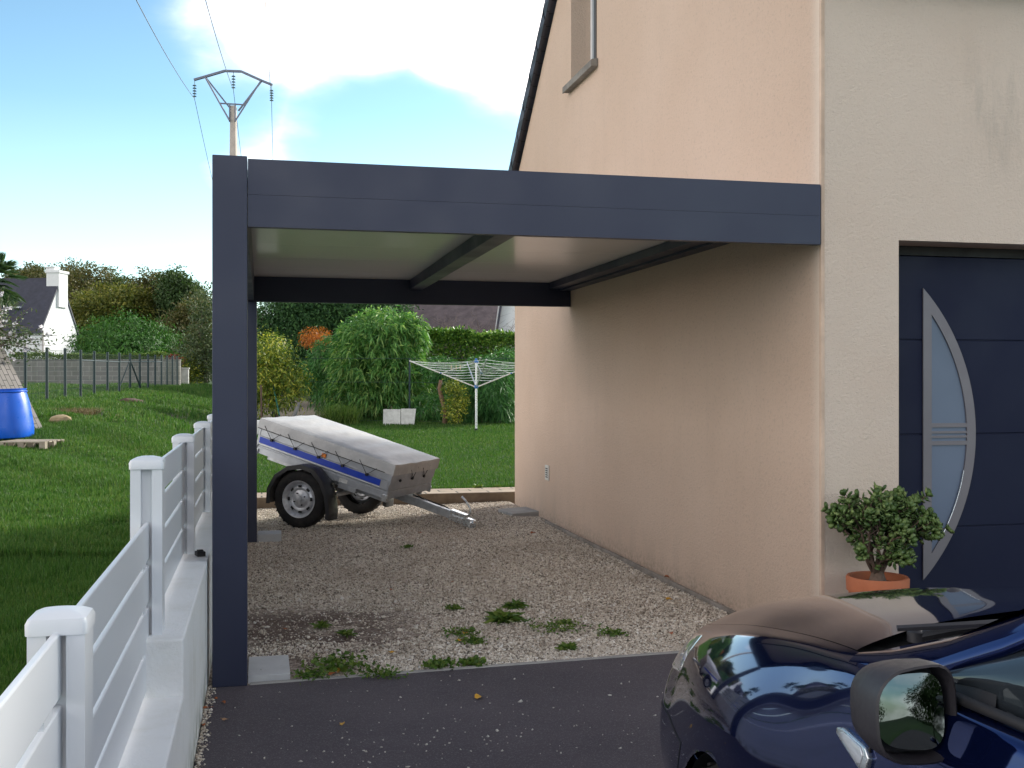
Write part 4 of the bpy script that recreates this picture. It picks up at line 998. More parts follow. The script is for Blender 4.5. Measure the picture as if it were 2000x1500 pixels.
# door mirror triangle, door handle, wheels and liners
for s in (1, -1):
    b = MB(); b.add([(-.92, s*.762, 1.006), (-1.10, s*.772, 1.004), (-1.06, s*.732, 1.075)], [(0, 1, 2)]); b.build('mirror_triangle', M['black'], car)
    for xd in (-1.6, -2.3):
        p = onside(xd, .83); b = MB().tube([(xd+.08, s*.845, .83), (xd+.06, s*.875, .83), (xd-.06, s*.875, .83), (xd-.08, s*.845, .83)], .011, 8); b.build('door_handle', M['paint'], car, smooth=True)
    for wx in (WXc, WX2):
        lin = MB(); A_ = np.linspace(-.25, math.pi+.25, 28)
        V = [(wx+WRc*math.cos(a)*.998, s*y, .276+WRc*math.sin(a)*.998) for y in (.848 if 1 else 0, .50) for a in A_]
        V = [(wx+WRc*math.cos(a)*.998, s*y, .276+WRc*math.sin(a)*.998) for y in (.80, .50) for a in A_]+[(wx, s*.50, .30)]
        n = 28; lin.add(V, [(i, i+1, n+i+1, n+i) for i in range(n-1)]+[(n+i, n+i+1, 2*n) for i in range(n-1)]); lin.build('wheel_liner', M['gap'], car)
        wheel(s, car, .282, .185, .185, (wx, s*.725, .282), M['rimsteel'], 'wheel')
MB().box(-3.0, .70, -.62, .62, .16, .20).build('underbody', M['gap'], car)
MB().box(.838, .846, -.30, .30, .30, .42).build('grille', M['gap'], car)
# ------------------------------------------------------------ plants
def unit(v): return v/np.maximum(np.linalg.norm(v, axis=-1, keepdims=True), 1e-9)
def leaves(name, Pp, D, L, W, m, parent=None, droop=0.0, fold=.25, nrm=None):
    """each leaf: 2 triangles pairs along D with a fold; droop bends the tip down"""
    k = len(Pp); D = unit(D); L = np.broadcast_to(L, (k,)); W = np.broadcast_to(W, (k,))
    up = rng.normal(0, 1, (k, 3)) if nrm is None else nrm+rng.normal(0, .35, (k, 3))
    S = unit(np.cross(D, up)); Nn = unit(np.cross(S, D))
    dz = np.zeros((k, 3)); dz[:, 2] = -1
    p0 = Pp; pm = Pp+D*(L*.45)[:, None]+dz*(L*droop*.18)[:, None]; p3 = Pp+D*(L*.95)[:, None]+dz*(L*droop*.75)[:, None]
    a = pm+S*(W*.5)[:, None]+Nn*(W*fold)[:, None]; b = pm-S*(W*.5)[:, None]+Nn*(W*fold)[:, None]
    V = np.stack([p0, a, p3, b, pm], 1).reshape(-1, 3); F0 = np.array([[0, 1, 4], [0, 4, 3], [1, 2, 4], [4, 2, 3]])
    F = (F0[None]+5*np.arange(k)[:, None, None]).reshape(-1, 3)
    return mesh_np(name, V, F, m, parent)
def blobpts(blobs, n, shell=.55):
    """points in a union of ellipsoids with lumpy surface; blobs (x,y,z,rx,ry,rz)"""
    B = np.array(blobs, float); vol = B[:, 3]*B[:, 4]*B[:, 5]; idx = rng.choice(len(B), n, p=vol**.72/np.sum(vol**.72))
    d = unit(rng.normal(0, 1, (n, 3))); r = rng.random(n)**(1/3); r = np.where(rng.random(n) < shell, .78+.25*rng.random(n), r)
    lump = 1+.13*np.sin(d[:, 0]*7+idx)*np.sin(d[:, 1]*6+idx*2)+.1*np.sin(d[:, 2]*9+idx*1.7+d[:, 0]*5)
    p = B[idx, :3]+d*B[idx, 3:]*(r*lump)[:, None]; return p, d
M['bark'] = concrete('bark', (.09, .07, .055), (.16, .13, .10), 1)
def tree(name, loc, blobs, nleaf, leaf, m, label, cat='tree', group=None, trunk_r=.2, limbs=7, aspect=.5, up=.2, clump=10, droop=.2, spread=1.0):
    r = empty(name, loc); tag(r, label, cat, group)
    B = np.array(blobs, float); cz = B[:, 2].min()
    b = MB(); top = Vector((B[:, 0].mean(), B[:, 1].mean(), B[:, 2].mean()))
    b.tube([(0, 0, -.3), lerp(Vector((0, 0, 0)), top, .4)+Vector((.1, .05, 0)), top], [trunk_r*1.3, trunk_r*.9, trunk_r*.35], 9)
    for i in range(limbs):
        q_ = B[i % len(B)]; a = lerp(Vector((0, 0, 0)), top, random.uniform(.3, .75))
        e = Vector((q_[0]+random.uniform(-.6, .6)*q_[3], q_[1]+random.uniform(-.6, .6)*q_[4], q_[2]+random.uniform(-.2, .75)*q_[5]))
        mid = lerp(a, e, .5)+Vector((0, 0, .08*(e-a).length)); b.tube([a, mid, e], [trunk_r*.45, trunk_r*.25, trunk_r*.06], 6)
    b.build('trunk', M['bark'], r, smooth=True)
    nc = max(1, nleaf//clump); c, d = blobpts(blobs, nc); cs = leaf*1.5*spread
    Pp = np.repeat(c, clump, 0)+cs*np.clip(rng.normal(0, 1, (nc*clump, 3)), -1.4, 1.4)*np.array([1, 1, .6]); D = np.repeat(d, clump, 0)*.6+rng.normal(0, .7, (nc*clump, 3)); D[:, 2] += up
    leaves('crown', Pp, D, leaf*rng.uniform(.6, 1.25, len(Pp)), leaf*aspect*rng.uniform(.7, 1.2, len(Pp)), m, r, droop, nrm=np.repeat(d, clump, 0)+np.array([0, 0, .5]))
    return r
LM = {
 'wood': leafmat('leaf_wood', [(0.038, 0.046, 0.015), (0.071, 0.081, 0.023), (0.122, 0.118, 0.040), (0.172, 0.137, 0.051)], .6, .2, .15),
 'wood2': leafmat('leaf_wood_dark', [(0.024, 0.050, 0.015), (0.047, 0.088, 0.024), (0.076, 0.121, 0.037)], .6, .2, .15),
 'yellowish': leafmat('leaf_gold_green', [(0.054, 0.072, 0.012), (0.120, 0.138, 0.024), (0.228, 0.204, 0.036)], .6, .25, .25),
 'fresh': leafmat('leaf_fresh', [(0.025, 0.083, 0.014), (0.046, 0.136, 0.023), (0.086, 0.200, 0.034)], .55, .25, .3),
 'conifer': leafmat('leaf_conifer', [(0.014, 0.049, 0.017), (0.030, 0.088, 0.022), (0.069, 0.160, 0.037)], .7, .1, .4),
 'bamboo': leafmat('leaf_bamboo', [(0.043, 0.131, 0.035), (0.085, 0.222, 0.054), (0.160, 0.340, 0.086), (0.340, 0.468, 0.134)], .45, .3, 1.2),
 'bamboo_dark': leafmat('leaf_bamboo_dark', [(0.028, 0.099, 0.030), (0.057, 0.179, 0.047), (0.119, 0.286, 0.074)], .45, .25, 1.2),
 'laurel': leafmat('leaf_yellow_laurel', [(0.046, 0.099, 0.015), (0.106, 0.172, 0.020), (0.264, 0.317, 0.040), (0.554, 0.500, 0.079)], .4, .25, 1.0),
 'hedge': leafmat('leaf_hedge', [(0.030, 0.086, 0.020), (0.072, 0.174, 0.027), (0.166, 0.307, 0.046), (0.282, 0.384, 0.069)], .4, .2, .8),
 'orange': leafmat('leaf_orange', [(.22, .06, .012), (.42, .12, .015), (.60, .22, .03)], .5, .3, 2),
 'palm': leafmat('leaf_palm', [(0.024, 0.060, 0.022), (0.048, 0.102, 0.036), (0.096, 0.144, 0.048)], .5, .15, 1),
 'magnolia': leafmat('leaf_grey_green', [(0.036, 0.066, 0.030), (0.072, 0.108, 0.042), (0.120, 0.144, 0.060)], .5, .2, 1),
 'petal': simple('petal', (.78, .74, .76), .6), 'red': leafmat('leaf_red', [(.10, .015, .012), (.22, .03, .02)], .5, .2, 1),
 'jade': leafmat('leaf_jade', [(0.05, 0.095, 0.025), (0.10, 0.17, 0.045), (0.20, 0.27, 0.09)], .30, .12, 6),
 'weed': leafmat('leaf_weed', [(0.05, 0.11, 0.018), (0.09, 0.17, 0.03), (0.20, 0.26, 0.06)], .5, .3, 4),
}
def at(px, Zd): 
    p = P(px, HOR, Zd); return (p.x, p.y, gz(p.x, p.y))
def bl(px, py, Zd, rpx, rpy, o, ry=None):
    """crown lobe given by where it is seen at distance Zd, relative to the plant's foot"""
    p = P(px, py, Zd); s = Zd/FPX; return (p.x-o[0], p.y-o[1], p.z-o[2], rpx*s, (ry or rpx*s), rpy*s)
# wood far behind the meadow
far = [('wood', 60, 88, [(40, 600, 40, 60), (85, 590, 55, 70), (60, 560, 35, 35)], 'brownish green tree rising behind the white gabled house'),
       ('wood', 160, 92, [(150, 585, 50, 65), (185, 565, 48, 50), (140, 555, 35, 38)], 'tallest olive brown tree just right of the white house chimney'),
       ('wood2', 222, 95, [(225, 600, 48, 65), (240, 578, 36, 38), (205, 590, 36, 45)], 'olive green tree second from the chimney in the far wood'),
       ('yellowish', 215, 78, [(210, 600, 55, 38), (250, 590, 40, 34), (175, 618, 38, 26)], 'golden green tree in the far wood above the round bush'),
       ('wood', 300, 84, [(290, 600, 42, 65), (318, 580, 40, 48), (275, 580, 28, 38)], 'brown green tree with domed top at right of the far wood'),
       ('wood2', 350, 80, [(345, 590, 32, 58), (362, 600, 32, 60), (335, 570, 26, 40)], 'dark green tree with ragged top near the carport post'),
       ('wood', 385, 66, [(375, 660, 45, 55), (392, 625, 32, 50), (350, 655, 40, 45)], 'brownish tree sloping down behind the wall end by the carport post'),
       ('wood', 30, 96, [(40, 560, 35, 30), (70, 545, 28, 24)], 'pale thin tree top over the slate roof')]
for k, px, Zd, B, lb in far:
    o = at(px, Zd); blobs = [bl(a, b, Zd+random.uniform(-2, 2), c, d, o) for a, b, c, d in B]
    blobs += [bl(a+random.uniform(-.7, .7)*c, b+random.uniform(-.5, .6)*d, Zd+random.uniform(-3, 1), c*.45, d*.42, o) for a, b, c, d in B for _ in range(3)]
    blobs += [bl(px+dx, 680, Zd, 45, 50, o) for dx in (-25, 25)]
    tree('broadleaf_tree', o, blobs, 22000, .25, LM[k], lb, 'tree', 'trees of the far wood', .3, aspect=.6, clump=9, spread=.9)
o = at(250, 56); tree('round_bush', o, [bl(200, 668, 56, 48, 40, o), bl(248, 655, 55, 52, 44, o), bl(300, 665, 56, 42, 38, o), bl(325, 680, 57, 30, 24, o), bl(170, 680, 56, 26, 24, o), bl(250, 680, 54, 70, 32, o)],
     12000, .22, LM['fresh'], 'large round fresh green bush beside the white gabled house', 'bush', None, .2, aspect=.35, clump=10, droop=.6, up=-.1)
o = at(398, 50); tree('slender_tree', o, [bl(398, 590, 50, 16, 34, o), bl(402, 640, 50, 22, 50, o), bl(385, 690, 50, 36, 44, o), bl(400, 720, 50, 26, 30, o)],
     4500, .2, LM['magnolia'], 'slender grey green tree beside the carport post at the meadow end', 'tree', None, .12, aspect=.4, clump=7)
o = at(368, 49.5); tree('clipped_shrub', o, [bl(368, 720, 49.5, 16, 22, o), bl(378, 730, 49.5, 12, 20, o), bl(358, 728, 49.5, 10, 16, o)],
     2200, .13, LM['laurel'], 'bright green shrub at right end of the block wall', 'shrub', None, .05, aspect=.5, clump=7)
# hedge on the block wall
def hedge(name, a, b, h, dp, n, leaf, m, label, z0=None, bulge=.12, aspect=.5, cat='hedge'):
    a = Vector(a); b = Vector(b); L = (b-a).length; d = (b-a)/L; nn = Vector((-d.y, d.x, 0))
    t = rng.random(n)*L; s = rng.uniform(-1, 1, n); u = rng.random(n); k = rng.random(n)
    face = rng.random(n); u = np.where(face < .35, 1-.08*rng.random(n), u); s = np.where(face > .5, -1+.25*rng.random(n), s)
    topv = h*(1+bulge*np.sin(t*1.7)*np.sin(t*.63+1)+bulge*.6*np.sin(t*5.1)); zz_ = u*topv
    P_ = np.array(a)[None]+np.outer(t, np.array(d))+np.outer(s*dp/2, np.array(nn)); P_[:, 2] += zz_+rng.normal(0, leaf*.4, n)
    o = empty(name, a); P_ -= np.array(a)[None]
    D = rng.normal(0, .7, (n, 3))+np.outer(s, np.array(nn))*.6; D[:, 2] += .35+.4*(u > .85)
    leaves('foliage', P_, D, leaf*rng.uniform(.6, 1.3, n), leaf*aspect, m, o, .15)
    st = MB()
    for i in range(max(3, int(L/1.2))):
        q_ = d*((i+.5)*L/max(3, int(L/1.2))); st.tube([q_+Vector((0, 0, -.2)), q_+Vector((.05, 0, h*.45)), q_+Vector((0, .03, h*.8))], [.035, .025, .01], 6)
    st.build('stem', M['bark'], o); tag(o, label, cat); return o
wz = 47.0
pa = P(18, 750, wz); pb = P(352, 742, wz)
blk = MB(); dv = (pb-pa); dv.z = 0; Lw = dv.length; ang = math.atan2(dv.y, dv.x)
def blockmat():
    t = NT('concrete_blocks'); o_ = t.sepxyz(t.obj); cm = t.n('ShaderNodeCombineXYZ'); t.l(o_[0], cm.inputs[0]); t.l(o_[2], cm.inputs[1])
    b = t.n('ShaderNodeTexBrick'); t.l(cm.outputs[0], b.inputs['Vector'])
    for k, v in (('Scale', 1), ('Brick Width', .5), ('Row Height', .2), ('Mortar Size', .011)): b.inputs[k].default_value = v
    b.inputs['Color1'].default_value = (.17, .165, .155, 1); b.inputs['Color2'].default_value = (.22, .215, .20, 1); b.inputs['Mortar'].default_value = (.33, .32, .30, 1)
    st = t.mr(t.noise(1, 5, .7, None, (1.6, 1.6, .35)), .4, .75)
    t.set(Base_Color=t.mix(t.mth('MULTIPLY', st, .6), b.outputs[0], (.10, .115, .075)), Roughness=.95); t.bump(b.outputs['Fac'], -.3, .01); return t.m
blk.box(0, Lw, -.1, .1, -.6, 1.06).box(-.01, Lw+.01, -.12, .12, 1.063, 1.11)
o = blk.build('block_wall', blockmat()); o.location = (pa.x, pa.y, 1.46); o.rotation_euler = (0, 0, ang); tag(o, 'grey concrete block wall behind the green mesh fence', 'wall')
hedge('wall_hedge', (pa.x, pa.y+.35, 2.35), (pb.x-.6, pb.y+.35, 2.35), .42, .5, 9000, .09, LM['weed'], 'low trimmed green hedge along the top of the block wall')
o = at(318, 47.6); tree('red_shrub', (o[0], o[1], o[2]), [bl(318, 699, 47.7, 16, 6, o), bl(338, 702, 47.6, 12, 7, o)], 900, .1, LM['red'], 'red leaved shrub showing over the block wall near its right end', 'shrub', None, .04, clump=6)
b = MB().box(-.25, .25, -.2, .2, -.1, .55).box(-.28, .28, -.23, .23, .553, .62).box(-.1, .1, -.205, -.201, .3, .45).build('meter_box', simple('meter_white', (.6, .6, .57), .6, 0, .2, 5), bevel=.01)
o = G(357, 737, 1.5); o = P(357, 735, 48); b.location = (o.x, o.y, gz(o.x, o.y)+.15); tag(b, 'small white meter box at right end of the block wall', 'box')

# green mesh fence in the meadow
M['green_metal'] = simple('green_metal', (.006, .026, .030), .5, 0, .1, 9)
fa = P(49, HOR, 27.0); fb_ = P(346, HOR, 46.0)
mf = empty('mesh_fence', (fa.x, fa.y, 0)); tag(mf, 'dark green wire mesh fence on steel posts crossing the meadow', 'fence')
tops = [681, 681, 682.5, 685.5, 688, 690, 691, 692, 693, 694, 695, 695.5, 696, 696.5, 697]; wires = MB(); tp = []
for i, px in enumerate((49.5, 91.5, 127, 157.5, 184, 210, 233, 254, 273, 289, 303, 315.5, 326.5, 337, 346)):
    # point on the fence line seen at px
    d = (px-1000)/FPX; ratio = (d*cT+sT)/(cT-d*sT); t = (ratio*fa.y-fa.x)/((fb_.x-fa.x)-ratio*(fb_.y-fa.y))
    x, y = lerp(fa.x, fb_.x, t), lerp(fa.y, fb_.y, t); Zc = x*sT+y*cT; zt = CAMH+(HOR-tops[i])/FPX*Zc; zb = gz(x, y)-.1
    b = MB().tube([(x-fa.x, y-fa.y, zb), (x-fa.x, y-fa.y, zt)], .040, 8).lathe([(.042, 0), (.04, .03), (0, .04)], 8, Matrix.Translation((x-fa.x, y-fa.y, zt)))
    if i == 7:
        for dx in (-1.0, 1.0): b.tube([(x-fa.x+dx*.35, y-fa.y+dx*.7, zb+.05), (x-fa.x, y-fa.y, zt-.2)], .026, 6)
    b.build('post', M['green_metal'], mf); tp.append((x-fa.x, y-fa.y, zt, zb))
mw = MB()
for (x, y, zt, zb), (x2, y2, zt2, zb2) in zip(tp, tp[1:]):
    for f in (.02, .22, .4, .6, .8, .97): mw.tube([(x, y, lerp(zb+.1, zt, f)), (x2, y2, lerp(zb2+.1, zt2, f))], .004, 3, False)
    for t in np.arange(.03, 1, .07): mw.tube([(lerp(x, x2, t), lerp(y, y2, t), lerp(zb, zb2, t)+.1), (lerp(x, x2, t), lerp(y, y2, t), lerp(zt, zt2, t)-.03)], .0024, 3, False)
mw.build('wire_mesh', M['green_metal'], mf)
q0, q1 = tp[3], tp[6]; MB().tube([(q0[0], q0[1], q0[2]-.27), (q1[0], q1[1], q1[2]-.27)], .022, 6).tube([(q1[0], q1[1], q1[2]-.27), (tp[11][0], tp[11][1], tp[11][2]-.22)], .02, 6).build('rail', M['green_metal'], mf)

# white gabled house far left
M['white_render'] = render_mat('white_render', (.80, .80, .80), (.74, .74, .74), False)
M['far_slate'] = simple('far_slate', (.035, .037, .055), .6, 0, .25, 3)
HZd = 60.0; ga = P(83, 700, HZd-1.0); gb = P(150, 700, HZd+2.6); ga.z = gb.z = 1.3
gd_ = (gb-ga); gd_.z = 0; W_ = gd_.length; gu = gd_/W_; gn = Vector((gu.y, -gu.x, 0))      # gn faces the viewer-right
wh = empty('white_house', (ga.x, ga.y, 1.3)); tag(wh, 'white house with steep slate roof and gable chimney behind the meadow', 'house')
wh.rotation_euler = (0, 0, math.atan2(gu.y, gu.x))       # local x along gable, local +y goes back along the ridge
e1 = CAMH+(HOR-640)/FPX*HZd-1.3; e2 = CAMH+(HOR-648)/FPX*(HZd+2.6)-1.3; ap = CAMH+(HOR-552)/FPX*(HZd+1)-1.3; ca = W_*.50; LEN = 11
def hq(b, *p): b.add(p, [tuple(range(len(p)))])
b = MB(); hq(b, (0, 0, -1), (W_, 0, -1), (W_, 0, e2), (ca, 0, ap), (0, 0, e1)); hq(b, (0, 0, -1), (0, LEN, -1), (0, LEN, e1), (0, 0, e1)); hq(b, (W_, 0, -1), (W_, LEN, -1), (W_, LEN, e2), (W_, 0, e2)); hq(b, (0, LEN, -1), (W_, LEN, -1), (W_, LEN, e2), (ca, LEN, ap), (0, LEN, e1))
b.build('wall', M['white_render'], wh)
b = MB()
for (xa, za), (xb, zb) in (((-.25, e1-.35), (ca, ap+.1)), ((W_+.15, e2-.25), (ca, ap+.1))):
    b.add([(xa, -.06, za), (xb, -.06, zb), (xb, LEN+.1, zb), (xa, LEN+.1, za), (xa, -.06, za+.16), (xb, -.06, zb+.16), (xb, LEN+.1, zb+.16), (xa, LEN+.1, za+.16)], [(0, 1, 2, 3), (4, 7, 6, 5), (0, 4, 5, 1), (1, 5, 6, 2), (2, 6, 7, 3), (3, 7, 4, 0)])
rfw = b.build('roof', M['far_slate'], wh)
cz1 = CAMH+(HOR-531)/FPX*HZd-1.3
b = MB().box(ca-.34, ca+.60, -.12, .62, ap-1.4, cz1).box(ca-.40, ca+.66, -.18, .68, cz1+.003, cz1+.14).box(ca-.25, ca+.2, .2, .7, cz1+.143, cz1+.3).box(ca-.32, ca+.27, .15, .75, cz1+.303, cz1+.36)
b.build('chimney', M['white_render'], wh)
# shed dormer, stone wing and rear lean-to
b = MB().add([(-.6, 3.2, e1+1.15), (-.6, 7, e1+1.15), (1.0, 7, e1+2.1), (1.0, 3.2, e1+2.1), (-.6, 3.2, e1+1.28), (-.6, 7, e1+1.28), (1.0, 7, e1+2.25), (1.0, 3.2, e1+2.25)], [(3, 2, 1, 0), (4, 5, 6, 7), (0, 1, 5, 4), (1, 2, 6, 5), (2, 3, 7, 6), (3, 0, 4, 7)])
b.build('dormer_roof', simple('zinc_roof', (.16, .17, .20), .4), wh)
MB().box(-.4, .9, 3.5, 6.8, e1-1.0, e1+1.12).build('dormer', simple('field_stone', (.50, .46, .38), .9, 0, .5, 2.5), wh)
for y0_, z0_ in ((4.6, .45),): 
    f_ = MB().box(-.03, -.003, y0_, y0_+1.3, z0_, z0_+1.2).build('window', M['glass_dark'], wh)
MB().box(W_*.74, W_*.90, -.03, -.003, e2-1.55, e2-1.4).box(W_*.74, W_*.77, -.028, -.003, e2-2.5, e2-1.553).build('window_border', simple('win_shadow', (.25, .22, .2), .8), wh)  # dark strips paint the reveal's shadow beside and above the pane
MB().box(W_*.775, W_*.90, -.015, -.002, e2-2.5, e2-1.553).build('window_pane', simple('pale_pane', (.55, .52, .58), .3), wh)
MB().tube([(.0, -.03, -.5), (.0, -.03, e1-.2)], .05, 6).build('downpipe', simple('pipe_beige', (.45, .40, .38), .6), wh)
b = MB().add([(W_, .5, e2-1.6), (W_, 6, e2-1.6), (W_+1.6, 6, e2-2.7), (W_+1.6, .5, e2-2.7), (W_, .5, e2-2.9), (W_, 6, e2-2.9), (W_+1.6, 6, e2-2.9), (W_+1.6, .5, e2-2.9)], [(0, 1, 2, 3), (7, 6, 5, 4), (0, 3, 7, 4), (3, 2, 6, 7), (2, 1, 5, 6), (1, 0, 4, 5)])
b.build('lean_to_roof', M['far_slate'], wh)
for yy_, tt in ((2.2, .55), (5.2, .62), (1.8, .3)):
    p = Vector((lerp(0, ca, tt), yy_, lerp(e1, ap, tt)+.35)); MB().box(p.x-.14, p.x+.14, p.y-.2, p.y+.2, p.z-.06, p.z+.03).build('skylight', M['pvc'], rfw)

# electricity pylon and conductors
PZ = 44.0; pb0 = P(456, HOR, PZ); pz = lambda y: CAMH+(HOR-y)/FPX*PZ; sx = lambda x: (x-456)/FPX*PZ
py = empty('power_pole', (pb0.x, pb0.y, 0), -YAW); tag(py, 'concrete electricity pole with arched grey steel crossarm above the carport', 'power pole')
MB().add([(sx(451.5)*k, yy_*k, z) for k, z in ((1.9, 0.5), (1, pz(206))) for yy_ in (-.10,)]+[(-sx(451.5)*k*1.0, yy_*k, z) for k, z in ((1.9, 0.5), (1, pz(206))) for yy_ in (-.10,)], []).build
b = MB(); w0, w1 = .24, .105
b.add([(sx_*w, sy*w*1.2, z) for w, z in ((w0, .5), (w1, pz(207))) for sx_, sy in ((-1, -1), (1, -1), (1, 1), (-1, 1))], [(0, 1, 5, 4), (1, 2, 6, 5), (2, 3, 7, 6), (3, 0, 4, 7), (4, 5, 6, 7)])
b.build('pole', concrete('pole_concrete', (.42, .36, .32), (.52, .45, .40)), py, bevel=.02)
M['arm'] = simple('crossarm_steel', (.15, .16, .21), .55, .3, .1, 3)
arm = [(379, 156), (400, 150), (439, 138.5), (471, 139.5), (511, 157.5), (532, 166)]
b = MB()
for (xa, ya_), (xb, yb2) in zip(arm, arm[1:]): b.bar((sx(xa), 0, pz(ya_)), (sx(xb), 0, pz(yb2)), .10, .085)
b.build('crossarm', M['arm'], py)
b = MB()
for xa, ya_, xb, yb2, yo in ((400, 149, 451, 238, -.22), (400, 149, 450, 213, .22), (511, 157, 462, 239, -.22), (511, 157, 463, 214, .22)): b.bar((sx(xa), yo*.2, pz(ya_)), (sx(xb), yo, pz(yb2)), .055, .055)
b.bar((sx(431), -.1, pz(203)), (sx(482), -.1, pz(206)), .05, .05)
for xx in (450.5, 461.5): b.bar((sx(xx), -.16, pz(204)), (sx(xx), -.16, pz(240)), .04, .05)
b.build('brace', M['arm'], py)
conds = []
for xx, y0_, y1_ in ((380, 158, 193), (456, 140, 176), (530.5, 168, 201)):
    b = MB().tube([(sx(xx), 0, pz(y0_)), (sx(xx), 0, pz(y1_))], .014, 5)
    for i in range(5): b.lathe([(0, .03), (.05, .025), (.085, -.012), (.03, -.015), (0, -.02)], 10, Matrix.Translation((sx(xx), 0, lerp(pz(y0_+9), pz(y1_-5), i/4))))
    b.build('insulator', simple('insulator_glass', (.12, .20, .25), .15), py)
    conds.append((sx(xx), pz(y1_)))
M['cable'] = simple('cable', (.10, .10, .12), .5)
cdir = Vector((sT*0.02+.012, 1, 0)).normalized(); lf = {0: 'left', 1: 'middle', 2: 'right'}
for i, (lx, lz) in enumerate(conds):
    base = Vector((pb0.x+lx*cT, pb0.y-lx*sT, lz)); pts = []
    for s_ in np.linspace(-70, 60, 66):
        a = abs(s_); dz_ = -.155*a+.00165*a*a if s_ < 0 else -.11*a+.0012*a*a
        pts.append(base+cdir*s_+Vector((0, 0, dz_)))
    o = MB().tube(pts, .011, 5, False).build('power_line', M['cable'])
    tag(o, '%s thin overhead cable hanging from the %s insulator of the pole' % (['leftmost', 'middle', 'rightmost'][i], lf[i]), 'cable', 'overhead power cables')

# ---- things in the left meadow
BZ = 19.7; o = P(14, 868, BZ); bo = (o.x, o.y, gz(o.x, o.y))
drum = empty('barrel', (o.x, o.y, bo[2]-.02)); drum.rotation_euler = (0, R(-2), 0); tag(drum, 'open topped bright blue plastic barrel standing in the grass', 'barrel')
hb = .90; rb0 = .455; rt = .345
prof = [(0, .0), (rb0-.06, 0), (rb0-.01, .03), (rb0, .08), (rb0+.003, .22), (.43, .45), (.395, .68), (rt+.005, hb-.06), (rt+.02, hb-.055), (rt+.022, hb-.035), (rt, hb-.03), (rt, hb-.01), (rt+.012, hb-.006), (rt+.014, hb+.008), (rt-.01, hb+.01), (rt-.02, hb-.01), (rt-.015, .3), (rt, .05), (0, .04)]
M['blue_plastic'] = simple('blue_plastic', (.006, .11, .62), .32, 0, .08, 3)
MB().lathe(prof, 40).build('barrel_body', M['blue_plastic'], drum, smooth=True, auto=True)
MB().tube([((rt+.017)*Vector((math.cos(a), math.sin(a), 0)))+Vector((0, 0, hb-.045)) for a in np.linspace(0, 2*math.pi, 33)], .012, 6).build('barrel_rim', M['blue_plastic'], drum, smooth=True)
# leaning panel of weathered boards
def shinglemat():
    t = NT('weathered_shingles'); o_ = t.obj; b = t.n('ShaderNodeTexBrick'); t.l(o_, b.inputs['Vector'])
    for k, v in (('Scale', 1), ('Brick Width', .24), ('Row Height', .105), ('Mortar Size', .008), ('Mortar Smooth', .3)): b.inputs[k].default_value = v
    b.inputs['Color1'].default_value = (.24, .215, .20, 1); b.inputs['Color2'].default_value = (.19, .17, .155, 1); b.inputs['Mortar'].default_value = (.02, .02, .02, 1)
    t.set(Base_Color=t.mix(t.mr(t.noise(5, 5, .7), .4, .8, 0, .4), b.outputs[0], (.14, .14, .10)), Roughness=.9); t.bump(b.outputs['Fac'], -1, .02); return t.m
c1 = P(90, 848, 20.6); c2 = P(10, 684, 20.9); c3 = P(62, 858, 20.2)
ux = (c2-c1); Lp = ux.length; ux.normalize(); uy = (c3-c1); uy = (uy-ux*uy.dot(ux)); Wp = .62; uy.normalize(); uz = ux.cross(uy)
b = MB().box(0, Lp*1.02, 0, Wp, -.045, 0)
o = b.build('leaning_panel', shinglemat(), bevel=.004); o.matrix_world = Matrix(((ux.x, uy.x, uz.x, c1.x), (ux.y, uy.y, uz.y, c1.y), (ux.z, uy.z, uz.z, c1.z), (0, 0, 0, 1)))
tag(o, 'tall weathered shingled panel leaning behind the blue barrel', 'panel')
M['oldwood'] = concrete('old_wood', (.26, .22, .17), (.40, .35, .28), 1.5)
o = P(62, 885, 18.7); pal = empty('pallet', (o.x, o.y, gz(o.x, o.y)+.02), -YAW); tag(pal, 'old wooden pallet lying in the grass before the blue barrel', 'pallet')
b = MB()
for i in range(5): b.box(-.42, .40, -.4+.17*i, -.29+.17*i, .10, .12)
b.build('deck_board', M['oldwood'], pal); b = MB()
for x in (-.40, -.06, .30):
    for y in (-.4, -.04, .3): b.box(x, x+.10, y, y+.10, .0, .099)
b.build('block', M['oldwood'], pal)
def rock(name, px, py_, z, sz, m, label, sq=.5):
    bm = bmesh.new(); bmesh.ops.create_icosphere(bm, subdivisions=2, radius=1)
    for v in bm.verts: v.co = Vector((v.co.x*sz[0], v.co.y*sz[1], v.co.z*sz[2]))*(1+.22*math.sin(v.co.x*3.1+px)*math.sin(v.co.y*2.7+py_)+random.uniform(-.05, .05))
    me = bpy.data.meshes.new(name); bm.to_mesh(me); bm.free(); me.materials.append(m); ob = bpy.data.objects.new(name, me); sc.collection.objects.link(ob); ob.location = z; tag(ob, label, 'stone'); return ob
o = G(118, 838, .62); rock('stone', 118, 838, (o.x, o.y, gz(o.x, o.y)+.06), (.19, .16, .12), simple('sandstone', (.34, .26, .15), .9, 0, .2, 5), 'ochre stone in the grass right of the leaning panel')
o = at(258, 30); rock('mole_hill', 258, 30, (o[0], o[1], o[2]), (.32, .3, .12), simple('soil', (.09, .055, .04), .95, 0, .3, 9), 'small brown heap of earth in the meadow')
